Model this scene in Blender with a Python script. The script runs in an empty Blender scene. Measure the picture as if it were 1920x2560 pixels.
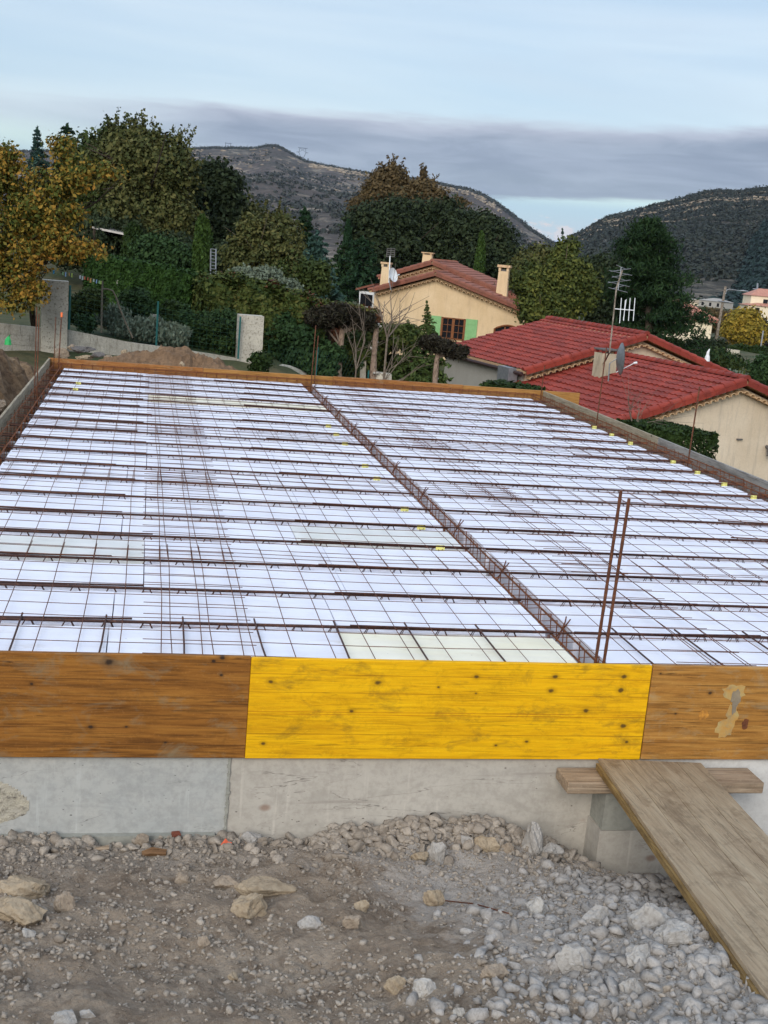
import bpy, math, random
import numpy as np
from math import sin, cos, tan, radians, pi, sqrt, atan2
from mathutils import Vector, Matrix, noise as mnoise

R = random.Random(11)
NR = np.random.default_rng(7)
scene = bpy.context.scene
COL = scene.collection

# ------------------------------------------------------------------ camera
FPX, YAW, PITCH, ROLL = 3022.5, 0.2035, 0.2098, 0.0872
CAM = np.array([-0.539, -5.3932, 1.8919])
def _axes():
    cy, sy, cp, sp = cos(YAW), sin(YAW), cos(PITCH), sin(PITCH)
    f = np.array([sy*cp, cy*cp, -sp]); r = np.array([cy, -sy, 0.0]); u = np.cross(r, f)
    return f, cos(ROLL)*r + sin(ROLL)*u, -sin(ROLL)*r + cos(ROLL)*u
CF, CR, CU = _axes()
cam_d = bpy.data.cameras.new("camera"); cam = bpy.data.objects.new("camera", cam_d); COL.objects.link(cam)
cam_d.sensor_width = 36.0; cam_d.sensor_fit = 'AUTO'; cam_d.lens = 36.0*FPX/2560.0
cam_d.clip_start = 0.05; cam_d.clip_end = 30000
M = Matrix.Identity(4)
for i in range(3):
    M[i][0] = CR[i]; M[i][1] = CU[i]; M[i][2] = -CF[i]; M[i][3] = CAM[i]
cam.matrix_world = M
scene.camera = cam
def ray(x, y): return CF + CR*(x-960)/FPX - CU*(y-1280)/FPX
def at(x, y, Z): return CAM + ray(x, y)*Z                     # photo pixel + depth -> world point
def onplane(x, y, P, n):
    d = ray(x, y); n = np.asarray(n, float); return CAM + d*(((np.asarray(P)-CAM) @ n)/(d @ n))

# ------------------------------------------------------------------ light / exposure
scene.view_settings.view_transform = 'Standard'
scene.view_settings.look = 'None'
scene.view_settings.exposure = 0.10
scene.view_settings.gamma = 1.0
SUN_EL, SUN_AZ = radians(27), radians(207)      # azimuth clockwise from +Y: behind the camera, to the left
sun_d = bpy.data.lights.new("sun", 'SUN'); sun_d.energy = 2.3; sun_d.angle = radians(35); sun_d.color = (1.0, 0.94, 0.86)
sun = bpy.data.objects.new("sun", sun_d); COL.objects.link(sun)
sdir = Vector((sin(SUN_AZ)*cos(SUN_EL), cos(SUN_AZ)*cos(SUN_EL), sin(SUN_EL)))
sun.rotation_euler = sdir.to_track_quat('Z', 'Y').to_euler(); sun.location = (0, 0, 60)

class NT:
    """small helper for node trees"""
    def __init__(s, tree): s.t = tree; s.n = tree.nodes; s.l = tree.links
    def node(s, kind, **kw):
        n = s.n.new(kind)
        for k, v in kw.items(): setattr(n, k, v)
        return n
    def put(s, sock, v):
        if v is None: return
        if isinstance(v, bpy.types.NodeSocket): s.l.new(v, sock)
        else:
            if isinstance(v, (tuple, list)) and len(v) == 3 and sock.type == 'RGBA': v = (*v, 1)
            sock.default_value = v
    def math(s, op, a, b=None, c=None, clamp=False):
        n = s.node('ShaderNodeMath', operation=op, use_clamp=clamp)
        s.put(n.inputs[0], a); s.put(n.inputs[1], b); s.put(n.inputs[2], c); return n.outputs[0]
    def noise(s, vec, scale, detail=4, rough=.55, dist=0.0):
        n = s.node('ShaderNodeTexNoise'); s.put(n.inputs['Vector'], vec); s.put(n.inputs['Scale'], scale)
        s.put(n.inputs['Detail'], detail); s.put(n.inputs['Roughness'], rough); s.put(n.inputs['Distortion'], dist); return n.outputs['Fac']
    def voro(s, vec, scale, feature='F1', out='Distance', rand=1.0):
        n = s.node('ShaderNodeTexVoronoi', feature=feature); s.put(n.inputs['Vector'], vec); s.put(n.inputs['Scale'], scale)
        s.put(n.inputs['Randomness'], rand); return n.outputs[out]
    def ramp(s, fac, stops, interp='LINEAR'):
        n = s.node('ShaderNodeValToRGB'); r = n.color_ramp; r.interpolation = interp
        while len(r.elements) < len(stops): r.elements.new(.5)
        for e, (p, c) in zip(r.elements, stops):
            e.position = p
            e.color = (c, c, c, 1) if isinstance(c, (int, float)) else (*c[:3], 1)
        s.put(n.inputs[0], fac); return n.outputs[0]
    def sstep(s, x, a, b):
        n = s.node('ShaderNodeMapRange', interpolation_type='SMOOTHSTEP'); s.put(n.inputs[0], x); s.put(n.inputs[1], a); s.put(n.inputs[2], b)
        return n.outputs[0]
    def mix(s, f, a, b, mode='MIX'):
        n = s.node('ShaderNodeMix', data_type='RGBA', blend_type=mode)
        s.put(n.inputs[0], f); s.put(n.inputs[6], a); s.put(n.inputs[7], b); return n.outputs[2]
    def mapping(s, vec, scale=(1, 1, 1), loc=(0, 0, 0), rot=(0, 0, 0)):
        n = s.node('ShaderNodeMapping'); s.put(n.inputs['Vector'], vec); n.inputs['Scale'].default_value = scale
        n.inputs['Location'].default_value = loc; n.inputs['Rotation'].default_value = rot; return n.outputs[0]
    def xyz(s, vec):
        n = s.node('ShaderNodeSeparateXYZ'); s.put(n.inputs[0], vec); return n.outputs
    def vec(s, x, y, z):
        n = s.node('ShaderNodeCombineXYZ'); s.put(n.inputs[0], x); s.put(n.inputs[1], y); s.put(n.inputs[2], z); return n.outputs[0]

def L(c): c /= 255.0; return c/12.92 if c <= .04045 else ((c+.055)/1.055)**2.4
def S(r, g, b): return (L(r), L(g), L(b))

# ------------------------------------------------------------------ sky (world): clear sky + cloud layers placed by direction
world = bpy.data.worlds.new("World"); scene.world = world; world.use_nodes = True
t = NT(world.node_tree); t.n.clear()
tc = t.node('ShaderNodeTexCoord').outputs['Generated']
sky = t.node('ShaderNodeTexSky', sky_type='NISHITA', sun_disc=False, sun_elevation=SUN_EL, sun_rotation=SUN_AZ)
try: sky.air_density = 1.0; sky.dust_density = 1.2; sky.ozone_density = 1.5
except Exception: pass
x, y, z = t.xyz(tc)
az = t.math('ARCTAN2', x, y); el = t.math('ARCSINE', z)
elc = t.math('MAXIMUM', el, 0.0)
# streaks: stretched along azimuth
p1 = t.vec(t.math('MULTIPLY', az, 3.0), t.math('MULTIPLY', el, 17.0), 0.3)
n1 = t.noise(p1, 1.3, 6, .55, .35)
p2 = t.vec(t.math('MULTIPLY', az, 1.2), t.math('MULTIPLY', el, 9.0), 4.1)
n2 = t.noise(p2, 1.6, 5, .5, .4)
p3 = t.vec(t.math('MULTIPLY', az, 7.0), t.math('MULTIPLY', el, 52.0), 2.2)
n3 = t.noise(p3, 1.4, 6, .6, .6)
clear = t.mix(1.0, sky.outputs[0], (1.9, 1.95, 1.75), 'MULTIPLY')
# thin veil above the band
veil = t.mix(t.sstep(n2, .30, .70), (4.6, 5.8, 7.5), (6.6, 7.3, 8.3))
veil = t.mix(t.math('MULTIPLY', t.sstep(n1, .48, .74), .5), veil, (5.3, 5.9, 7.2))
base = t.mix(t.sstep(t.math('ADD', el, t.math('MULTIPLY', t.math('SUBTRACT', n1, .5), .03)), .050, .085), clear, veil)
base = t.mix(.75, clear, base)
gap = t.mix(t.sstep(el, .0, .05), (7.6, 7.9, 7.7), (5.3, 7.3, 8.3))
base = t.mix(t.math('SUBTRACT', 1.0, t.sstep(el, .045, .075)), base, gap)
# grey-violet stratus band with ragged edges
eb = t.math('ADD', el, t.math('MULTIPLY', t.math('SUBTRACT', n1, .5), .030))
eb = t.math('ADD', eb, t.math('MULTIPLY', t.math('SUBTRACT', n3, .5), .014))
eb = t.math('ADD', eb, t.math('MULTIPLY', t.math('SUBTRACT', az, .2), -.045))
top = t.math('SUBTRACT', 1.0, t.sstep(eb, .099, .111)); bot = t.sstep(eb, .044, .050)
band = t.math('MULTIPLY', t.math('MULTIPLY', top, bot), t.math('ADD', t.sstep(az, -.12, .14), .25, None, True))
bandc = t.mix(t.sstep(t.math('ADD', n3, t.math('MULTIPLY', n1, .8)), .66, 1.15), (2.45, 3.0, 4.1), (3.7, 4.35, 5.5))
bandc = t.mix(t.math('MULTIPLY', t.sstep(eb, .088, .108), .75), bandc, (5.7, 6.0, 7.1))
base = t.mix(t.math('MULTIPLY', band, .92), base, bandc)
# pinkish puffs low in the gap
pf = t.noise(t.vec(t.math('MULTIPLY', az, 30.0), t.math('MULTIPLY', el, 70.0), 9.0), 1.5, 5, .55)
puff = t.math('MULTIPLY', t.sstep(t.math('SUBTRACT', pf, t.math('MULTIPLY', elc, 9.0)), .22, .32), t.math('MULTIPLY', t.sstep(az, .2, .3), .8))
base = t.mix(puff, base, (9.0, 8.2, 7.9))
# overcast brightening toward the zenith (CIE overcast)
base = t.mix(1.0, base, t.vec(*[t.math('ADD', 1.0, t.math('MULTIPLY', t.sstep(z, .22, .85), .62))]*3), 'MULTIPLY')
bg = t.node('ShaderNodeBackground'); t.put(bg.inputs[0], base); bg.inputs[1].default_value = 0.1
t.l.new(bg.outputs[0], t.node('ShaderNodeOutputWorld').inputs[0])

# ------------------------------------------------------------------ object helpers
def tag(o, label=None, cat=None, group=None, kind=None):
    if label: o['label'] = label
    if cat: o['category'] = cat
    if group: o['group'] = group
    if kind: o['kind'] = kind
    return o
def thing(name, label, cat, loc=(0, 0, 0), group=None):
    o = bpy.data.objects.new(name, None); COL.objects.link(o); o.location = Vector(loc); o.empty_display_size = .2
    return tag(o, label, cat, group)
def wloc(o):
    v = Vector((0, 0, 0))
    while o is not None: v += o.location; o = o.parent
    return v
def copy_tree(o, loc, label, parent=None):
    c = o.copy(); COL.objects.link(c)
    if parent is None: c.location = Vector(loc); c['label'] = label
    else: c.parent = parent
    for ch in list(o.children): copy_tree(ch, None, None, c)
    return c

class MB:
    """collects faces in world coordinates; build() links them as one object"""
    def __init__(s): s.v = []; s.f = []; s.arr = []
    def box(s, a, b, R3=None, o=(0, 0, 0), taper=1.0):
        (x0, y0, z0), (x1, y1, z1) = a, b
        P = [(x0, y0, z0), (x1, y0, z0), (x1, y1, z0), (x0, y1, z0), (x0, y0, z1), (x1, y0, z1), (x1, y1, z1), (x0, y1, z1)]
        if taper != 1.0:
            cx, cy = (x0+x1)/2, (y0+y1)/2
            P = P[:4] + [(cx+(p[0]-cx)*taper, cy+(p[1]-cy)*taper, p[2]) for p in P[4:]]
        if R3 is not None:
            P = [tuple(np.asarray(o) + p[0]*R3[0] + p[1]*R3[1] + p[2]*R3[2]) for p in P]
        n = len(s.v); s.v += P
        s.f += [tuple(n+i for i in q) for q in ((0, 3, 2, 1), (4, 5, 6, 7), (0, 1, 5, 4), (1, 2, 6, 5), (2, 3, 7, 6), (3, 0, 4, 7))]
        return s
    def tube(s, pts, r, n=6, cap=True):
        pts = [np.asarray(p, float) for p in pts]; k0 = len(s.v); m = len(pts)
        rr = r if isinstance(r, (list, tuple)) else [r]*m
        for i, p in enumerate(pts):
            d = pts[min(i+1, m-1)] - pts[max(i-1, 0)]; d = d/(np.linalg.norm(d)+1e-12)
            a = np.cross(d, (0, 0, 1) if abs(d[2]) < .9 else (1, 0, 0)); a /= np.linalg.norm(a); b = np.cross(d, a)
            for j in range(n):
                t_ = 2*pi*j/n; s.v.append(tuple(p + rr[i]*(cos(t_)*a + sin(t_)*b)))
        for i in range(m-1):
            for j in range(n):
                a = k0+i*n+j; b = k0+i*n+(j+1) % n; s.f.append((a, b, b+n, a+n))
        if cap:
            s.f.append(tuple(k0+j for j in range(n))[::-1]); s.f.append(tuple(k0+(m-1)*n+j for j in range(n)))
        return s
    def poly(s, pts): n = len(s.v); s.v += [tuple(p) for p in pts]; s.f.append(tuple(range(n, n+len(pts)))); return s
    def prism(s, pts, d):
        """closed polygon pts extruded by vector d"""
        n = len(s.v); m = len(pts); d = np.asarray(d, float)
        s.v += [tuple(p) for p in pts] + [tuple(np.asarray(p)+d) for p in pts]
        s.f.append(tuple(range(n, n+m))[::-1]); s.f.append(tuple(range(n+m, n+2*m)))
        for i in range(m):
            j = (i+1) % m; s.f.append((n+i, n+j, n+m+j, n+m+i))
        return s
    def grid(s, P):
        """P: (a,b,3) array"""
        a, b = P.shape[:2]; n = len(s.v); s.v += [tuple(p) for p in P.reshape(-1, 3)]
        for i in range(a-1):
            for j in range(b-1):
                q = n+i*b+j; s.f.append((q, q+1, q+b+1, q+b))
        return s
    def quads(s, Q): s.arr.append(np.asarray(Q, np.float32)); return s     # (N,4,3)
    def build(s, name, mat, parent=None, smooth=False):
        me = bpy.data.meshes.new(name)
        off = np.array(wloc(parent)) if parent is not None else np.zeros(3)
        if s.arr and not s.v:
            Q = np.concatenate(s.arr); N = len(Q); V = (Q.reshape(-1, 3) - off).astype(np.float32)
            me.vertices.add(N*4); me.vertices.foreach_set('co', V.ravel())
            me.loops.add(N*4); me.loops.foreach_set('vertex_index', np.arange(N*4, dtype=np.int32))
            me.polygons.add(N); me.polygons.foreach_set('loop_start', np.arange(0, N*4, 4, dtype=np.int32))
            me.update(calc_edges=True)
        else:
            v = list(s.v); f = list(s.f)
            for Q in s.arr:
                for q in Q: n = len(v); v += [tuple(map(float, p)) for p in q]; f.append((n, n+1, n+2, n+3))
            me.from_pydata([tuple(np.asarray(p)-off) for p in v], [], f); me.update()
        if smooth: me.polygons.foreach_set('use_smooth', [True]*len(me.polygons))
        me.materials.append(mat)
        o = bpy.data.objects.new(name, me); COL.objects.link(o)
        if parent is not None: o.parent = parent
        return o

# numpy value noise for heightfields
_perm = NR.random((257, 257))
def vnoise(x, y):
    x = np.asarray(x, float) + 1000.0; y = np.asarray(y, float) + 1000.0
    xi = np.floor(x).astype(int); yi = np.floor(y).astype(int); fx = x-xi; fy = y-yi
    fx = fx*fx*(3-2*fx); fy = fy*fy*(3-2*fy); g = lambda a, b: _perm[a % 257, b % 257]
    return (g(xi, yi)*(1-fx)+g(xi+1, yi)*fx)*(1-fy) + (g(xi, yi+1)*(1-fx)+g(xi+1, yi+1)*fx)*fy - .5
def fbm(x, y, o=4, g=.5):
    s_ = 0; a = 1.0; f_ = 1.0
    for i in range(o): s_ = s_ + a*vnoise(np.asarray(x)*f_+i*17.3, np.asarray(y)*f_+i*9.1); a *= g; f_ *= 2.03
    return s_

# ------------------------------------------------------------------ materials
def newmat(name):
    m = bpy.data.materials.new(name); m.use_nodes = True; t = NT(m.node_tree); t.n.clear()
    b = t.node('ShaderNodeBsdfPrincipled'); o = t.node('ShaderNodeOutputMaterial'); t.l.new(b.outputs[0], o.inputs[0])
    co = t.node('ShaderNodeTexCoord').outputs['Object']
    b.inputs['Roughness'].default_value = .8; b.inputs['Specular IOR Level'].default_value = .25
    return m, t, b, co
def bump(t, b, h, strength=.4, dist=.02):
    n = t.node('ShaderNodeBump'); n.inputs['Strength'].default_value = strength; n.inputs['Distance'].default_value = dist
    t.put(n.inputs['Height'], h); t.l.new(n.outputs[0], b.inputs['Normal'])
def mottled(name, c1, c2, scale=6, rough=.85, c3=None, s3=40, bstr=.3, bdist=.01, stretch=(1, 1, 1), metal=0, lo=.35, hi=.65):
    m, t, b, co = newmat(name); v = t.mapping(co, stretch)
    f = t.ramp(t.noise(v, scale, 6, .6, .2), [(lo, 0.0), (hi, 1.0)])
    c = t.mix(f, c1, c2)
    n2 = t.noise(v, s3, 5, .65)
    if c3: c = t.mix(t.ramp(n2, [(.52, 0.0), (.68, 1.0)]), c, c3)
    t.put(b.inputs['Base Color'], c); b.inputs['Roughness'].default_value = rough; b.inputs['Metallic'].default_value = metal
    if bstr: bump(t, b, n2, bstr, bdist)
    return m
def leafmat(name, stops, transl=.0):
    m, t, b, co = newmat(name)
    isl = t.node('ShaderNodeNewGeometry').outputs['Random Per Island']
    n = t.noise(co, .9, 3, .6)
    f = t.math('ADD', t.math('MULTIPLY', isl, .6), t.math('MULTIPLY', t.math('SUBTRACT', n, .3), 1.0), None, True)
    k = len(stops)
    t.put(b.inputs['Base Color'], t.ramp(f, [(i/(k-1), c) for i, c in enumerate(stops)]))
    b.inputs['Roughness'].default_value = .7; b.inputs['Specular IOR Level'].default_value = .12
    return m
def wood(name, c_lo, c_mid, c_hi, axis='x', planks=None, stain=None, knots=True, grain=1.0, dirt=.5, spots=()):
    """planks: list of z offsets (object space, from the top) of glue lines; grain runs along axis"""
    m, t, b, co = newmat(name)
    oi = t.node('ShaderNodeObjectInfo').outputs['Random']
    sh = t.math('MULTIPLY', oi, 37.0)
    X, Y, Z = t.xyz(co)
    if axis == 'y': X, Y = Y, X
    X = t.math('ADD', X, sh)
    v = t.vec(t.math('MULTIPLY', X, 1.3), t.math('MULTIPLY', Y, 14.0), t.math('MULTIPLY', Z, 15.0))
    wv = t.noise(v, 1.6, 6, .62, .9)
    vf = t.vec(t.math('MULTIPLY', X, 4.0), t.math('MULTIPLY', Y, 90.0), t.math('MULTIPLY', Z, 95.0))
    fine = t.noise(vf, 1.0, 4, .6, .3)
    c = t.ramp(wv, [(.28, c_lo), (.48, c_mid), (.70, c_hi)])
    sm = t.noise(t.vec(t.math('MULTIPLY', X, 5.0), t.math('MULTIPLY', Y, 7.0), t.math('MULTIPLY', Z, 8.0)), 1.4, 8, .78, .3)
    c = t.mix(t.math('MULTIPLY', t.ramp(sm, [(.52, 0.0), (.66, 1.0)]), .55*dirt), c, tuple(k*.42 for k in c_mid))
    c = t.mix(t.math('MULTIPLY', t.ramp(fine, [(.36, 1.0), (.52, 0.0)]), .45*grain), c, tuple(k*.35 for k in c_lo))
    ck = t.noise(t.vec(t.math('MULTIPLY', X, 1.1), t.math('MULTIPLY', Y, 46.0), t.math('MULTIPLY', Z, 48.0)), 1.0, 3, .5, .5); cg = t.noise(t.vec(t.math('MULTIPLY', X, 2.2), t.math('MULTIPLY', Y, 9.0), t.math('MULTIPLY', Z, 9.0)), 1.0, 3)
    ckm = t.math('MULTIPLY', t.math('SUBTRACT', 1.0, t.sstep(t.math('ABSOLUTE', t.math('SUBTRACT', ck, .5)), .004, .022)), t.ramp(cg, [(.46, 0.0), (.60, 1.0)]))
    c = t.mix(t.math('MULTIPLY', ckm, .75*grain), c, tuple(k*.25 for k in c_lo))
    spk = t.noise(co, 90, 5, .75); c = t.mix(t.math('MULTIPLY', t.ramp(spk, [(.58, 0.0), (.70, 1.0)]), .22), c, tuple(min(1, k*1.7+.05) for k in c_hi)) if stain else c
    blot = t.noise(t.vec(t.math('MULTIPLY', X, 3.2), t.math('MULTIPLY', Y, 5.0), t.math('MULTIPLY', Z, 6.0)), 1.5, 6, .7, .5)
    if stain: c = t.mix(t.math('MULTIPLY', t.ramp(blot, [(.53, 0.0), (.70, 1.0)]), dirt), c, stain)
    if planks:
        for pz, col in planks:
            w = t.math('ADD', Z, t.math('MULTIPLY', t.math('SUBTRACT', t.noise(t.vec(t.math('MULTIPLY', X, 4.0), 0.0, pz), 1.0, 3), .5), .004))
            d = t.math('ABSOLUTE', t.math('SUBTRACT', w, pz))
            k = t.math('MULTIPLY', t.math('MULTIPLY', .6, t.math('SUBTRACT', 1.0, t.sstep(d, .0006, .0032))), t.ramp(t.noise(t.vec(t.math('MULTIPLY', X, 2.0), 0.0, pz*9), 1.3, 3), [(.3, .25), (.6, 1.0)]))
            c = t.mix(k, c, col)
    if knots:
        kv = t.vec(t.math('MULTIPLY', X, 2.6), t.math('MULTIPLY', Y, 3.0), t.math('MULTIPLY', Z, 4.2))
        vd = t.voro(t.vec(t.math('MULTIPLY', X, 3.6), t.math('MULTIPLY', Y, 1.0), t.math('MULTIPLY', Z, 5.5)), 1.0)
        vd = t.math('ADD', vd, t.math('MULTIPLY', t.math('SUBTRACT', t.noise(v, 4, 3), .5), .06))
        c = t.mix(t.math('MULTIPLY', t.math('SUBTRACT', 1.0, t.sstep(vd, .035, .12)), .85), c, tuple(k*.22 for k in c_lo))
    X0, Y0_, Z0_ = t.xyz(co)
    for (sx_, sz_, sr_) in spots:
        wob = t.math('MULTIPLY', t.math('SUBTRACT', t.noise(co, 38, 3), .5), sr_*.9)
        dx = t.math('MULTIPLY', t.math('SUBTRACT', X0, sx_), .72); dz = t.math('SUBTRACT', Z0_, sz_)
        r_ = t.math('ADD', t.math('SQRT', t.math('ADD', t.math('MULTIPLY', dx, dx), t.math('MULTIPLY', dz, dz))), wob)
        c = t.mix(t.math('MULTIPLY', t.math('SUBTRACT', 1.0, t.sstep(r_, sr_*.5, sr_*2.2)), .45), c, tuple(k*.5 for k in c_lo))
        c = t.mix(t.math('MULTIPLY', t.math('SUBTRACT', 1.0, t.sstep(r_, sr_*.35, sr_*.95)), .9), c, tuple(k*.12+.008 for k in c_lo))
    t.put(b.inputs['Base Color'], c); b.inputs['Roughness'].default_value = .68
    bump(t, b, t.math('ADD', fine, t.math('MULTIPLY', wv, .8)), .35, .003)
    return m

DARKLINE = S(60, 32, 10)
m_brown = wood('brown_shuttering', S(98, 60, 20), S(134, 86, 32), S(156, 106, 44), planks=[(-.12, DARKLINE), (-.245, S(90, 50, 15)), (-.355, DARKLINE), (-.44, DARKLINE)], stain=S(124, 114, 92), dirt=.6, knots=False, spots=[(-0.204, -0.043, 0.022), (0.333, -0.037, 0.02), (0.845, -0.007, 0.014), (0.805, -0.022, 0.01), (0.262, -0.354, 0.012), (-0.15, -0.191, 0.006), (-0.005, -0.148, 0.008), (0.423, -0.351, 0.007), (0.604, -0.428, 0.007), (0.845, -0.091, 0.007)])
m_tan = wood('tan_shuttering', S(130, 86, 36), S(158, 110, 50), S(176, 130, 66), planks=[(-.10, DARKLINE), (-.20, S(90, 50, 15)), (-.31, DARKLINE), (-.41, DARKLINE)], stain=S(150, 140, 112), dirt=.5, knots=False, spots=[(-0.672, -0.14, 0.01), (-0.843, -0.253, 0.007), (-0.954, -0.04, 0.007)])
m_yellow = wood('yellow_shuttering', S(196, 142, 0), S(220, 165, 0), S(230, 178, 4), planks=[(-.075, S(120, 70, 0)), (-.165, S(120, 80, 5)), (-.262, S(140, 50, 5)), (-.275, S(150, 70, 0)), (-.375, S(90, 55, 5))], stain=S(128, 98, 24), grain=.6, dirt=.72, knots=False, spots=[(-0.902, -0.113, 0.012), (-0.391, -0.11, 0.016), (-0.506, -0.256, 0.01), (-0.918, -0.425, 0.01), (0.095, -0.072, 0.012), (0.497, -0.065, 0.013), (0.485, -0.137, 0.014), (0.678, -0.24, 0.014), (0.887, -0.319, 0.015), (0.855, -0.058, 0.014), (0.849, -0.13, 0.016), (0.102, -0.157, 0.006), (0.389, -0.406, 0.01), (0.916, -0.405, 0.009), (-0.089, -0.128, 0.007), (0.232, -0.428, 0.008)])
m_orange = wood('orange_edge_board', S(122, 76, 38), S(150, 98, 50), S(168, 118, 66), stain=S(160, 140, 110), dirt=.5)
m_orange_y = wood('pale_orange_edge_board', S(136, 92, 44), S(160, 114, 58), S(176, 130, 74), stain=S(120, 90, 50), dirt=.5)
m_greyw = wood('weathered_board', S(120, 106, 84), S(150, 138, 116), S(168, 156, 136), axis='y', stain=S(110, 98, 80), dirt=.6)
m_greyw2 = wood('grey_weathered_board', S(112, 108, 104), S(140, 136, 131), S(158, 154, 148), axis='y', stain=S(100, 88, 74), dirt=.6)
m_plank = wood('plank_wood', S(130, 112, 90), S(148, 130, 106), S(162, 146, 122), axis='y', stain=S(108, 90, 70), dirt=.9, grain=.7)
m_plankside = wood('plank_edge_wood', S(100, 80, 50), S(130, 106, 66), S(152, 128, 84), axis='y', stain=S(90, 72, 50), dirt=.7)
m_batten = wood('batten_wood', S(122, 102, 82), S(152, 132, 110), S(170, 152, 130), stain=S(120, 98, 78), dirt=.7)
m_rust = mottled('rusty_steel', S(98, 60, 42), S(72, 44, 33), 12, .75, S(122, 76, 48), 60, .5, .002)
m_rustd = mottled('dark_steel', S(50, 32, 28), S(70, 42, 34), 14, .6, S(92, 58, 42), 60, .4, .002)
m_cage = mottled('orange_rust', S(104, 62, 38), S(124, 74, 42), 12, .8, S(72, 44, 30), 60, .5, .002)
m_tagy = mottled('yellow_plastic_tag', S(222, 214, 110), S(232, 226, 150), 60, .5, S(80, 90, 40), 45, 0)
m_orangecap = mottled('orange_cap', S(230, 110, 60), S(240, 130, 80), 30, .5, bstr=0)

def eps_mat(name, c1, c2, stain):
    m, t, b, co = newmat(name); oi = t.node('ShaderNodeObjectInfo').outputs['Random']
    X, Y, Z = t.xyz(co); X = t.math('ADD', X, t.math('MULTIPLY', oi, 41.0))
    v = t.vec(X, Y, Z)
    c = t.mix(t.ramp(t.noise(v, 2.2, 5, .6), [(.35, 0.0), (.7, 1.0)]), c1, c2)
    st = t.noise(t.vec(t.math('MULTIPLY', X, 3.0), t.math('MULTIPLY', Y, 11.0), Z), 1.3, 6, .72, .6)
    c = t.mix(t.math('MULTIPLY', t.ramp(st, [(.54, 0.0), (.74, 1.0)]), .6), c, stain)
    dt = t.voro(v, 9.0); c = t.mix(t.math('MULTIPLY', t.math('SUBTRACT', 1.0, t.sstep(dt, .02, .05)), .5), c, S(120, 110, 100))
    sh_ = t.noise(t.vec(t.math('MULTIPLY', X, .7), t.math('MULTIPLY', Y, 5.0), Z), 1.0, 4, .6); c = t.mix(t.math('MULTIPLY', t.ramp(sh_, [(.42, 1.0), (.6, 0.0)]), .22), c, S(196, 196, 206))
    bead = t.voro(v, 190.0)
    t.put(b.inputs['Base Color'], c); b.inputs['Roughness'].default_value = .9; bump(t, b, bead, .12, .002)
    return m
m_eps = eps_mat('white_polystyrene', (.71, .715, .80), (.79, .795, .86), (.56, .52, .48))
m_epsc = eps_mat('yellowed_polystyrene', (.74, .69, .52), (.84, .80, .66), (.60, .50, .34))
m_epsg = eps_mat('dirty_polystyrene', (.62, .62, .58), (.72, .72, .70), (.46, .42, .36))

def concrete(name, base, warm, dark, marks=True):
    m, t, b, co = newmat(name)
    n = t.noise(co, 1.7, 6, .62, .3); c = t.mix(t.ramp(n, [(.35, 0.0), (.66, 1.0)]), base, warm)
    fine = t.noise(co, 26, 6, .7); c = t.mix(t.math('MULTIPLY', t.ramp(fine, [(.38, 1.0), (.56, 0.0)]), .35), c, dark)
    X, Y, Z = t.xyz(co)
    Z = t.math('ADD', Z, .07)
    if marks:
        sv = t.noise(t.vec(t.math('MULTIPLY', t.math('ADD', X, Y), 26.0), 0.0, t.math('MULTIPLY', Z, 1.6)), 1.0, 4, .6)
        c = t.mix(t.math('MULTIPLY', t.ramp(sv, [(.60, 0.0), (.74, 1.0)]), .55), c, tuple(min(1, k*1.45) for k in base))
        for psc, pr0 in ((6.5, .05), (19.0, .11)):
            pit = t.voro(t.vec(t.math('MULTIPLY', X, 1.0), Y, t.math('MULTIPLY', Z, 2.0)), psc)
            pm = t.ramp(t.noise(co, 3.1, 3), [(.45, 0.0), (.6, 1.0)]) if psc > 10 else 1.0
            c = t.mix(t.math('MULTIPLY', t.math('SUBTRACT', 1.0, t.sstep(pit, pr0*.5, pr0)), pm), c, tuple(k*.4 for k in dark))
        blt = t.noise(t.vec(t.math('MULTIPLY', X, 2.0), Y, t.math('MULTIPLY', Z, 5.0)), 1.5, 7, .7, .8)
        c = t.mix(t.math('MULTIPLY', t.ramp(blt, [(.50, 0.0), (.62, 1.0)]), .45), c, tuple(k*.78 for k in base))
        crk = t.noise(t.vec(t.math('MULTIPLY', X, .9), 0.0, t.math('MULTIPLY', Z, 5.0)), 1.0, 5, .55, .3)
        c = t.mix(t.math('MULTIPLY', t.math('SUBTRACT', 1.0, t.sstep(t.math('ABSOLUTE', t.math('SUBTRACT', crk, .52)), .0005, .004)), t.ramp(n, [(.45, 0.0), (.55, .7)])), c, tuple(k*.5 for k in dark))
        c = t.mix(t.math('MULTIPLY', t.sstep(t.math('ADD', t.math('MULTIPLY', Z, -1.0), t.math('MULTIPLY', t.math('SUBTRACT', blt, .5), .5)), -.02, .06), .5), c, S(146, 136, 124))
        hz = t.noise(t.vec(t.math('MULTIPLY', X, .8), Y, t.math('MULTIPLY', Z, 22.0)), 1.2, 5, .6)
        c = t.mix(t.math('MULTIPLY', t.ramp(hz, [(.63, 0.0), (.70, 1.0)]), .5), c, dark)
        rs = t.voro(t.vec(X, Y, t.math('MULTIPLY', Z, 1.6)), 2.3)
        c = t.mix(t.math('MULTIPLY', t.math('SUBTRACT', 1.0, t.sstep(rs, .03, .09)), .6), c, S(120, 84, 62))
    t.put(b.inputs['Base Color'], c); b.inputs['Roughness'].default_value = .9; bump(t, b, fine, .3, .004)
    return m
m_conc_a = concrete('grey_concrete', S(164, 166, 164), S(176, 174, 168), S(128, 128, 126))
m_conc_b = concrete('warm_concrete', S(170, 164, 154), S(182, 176, 166), S(140, 132, 124))
m_conc_c = concrete('pale_concrete', S(196, 194, 190), S(202, 200, 196), S(168, 164, 160), marks=False)
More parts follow.
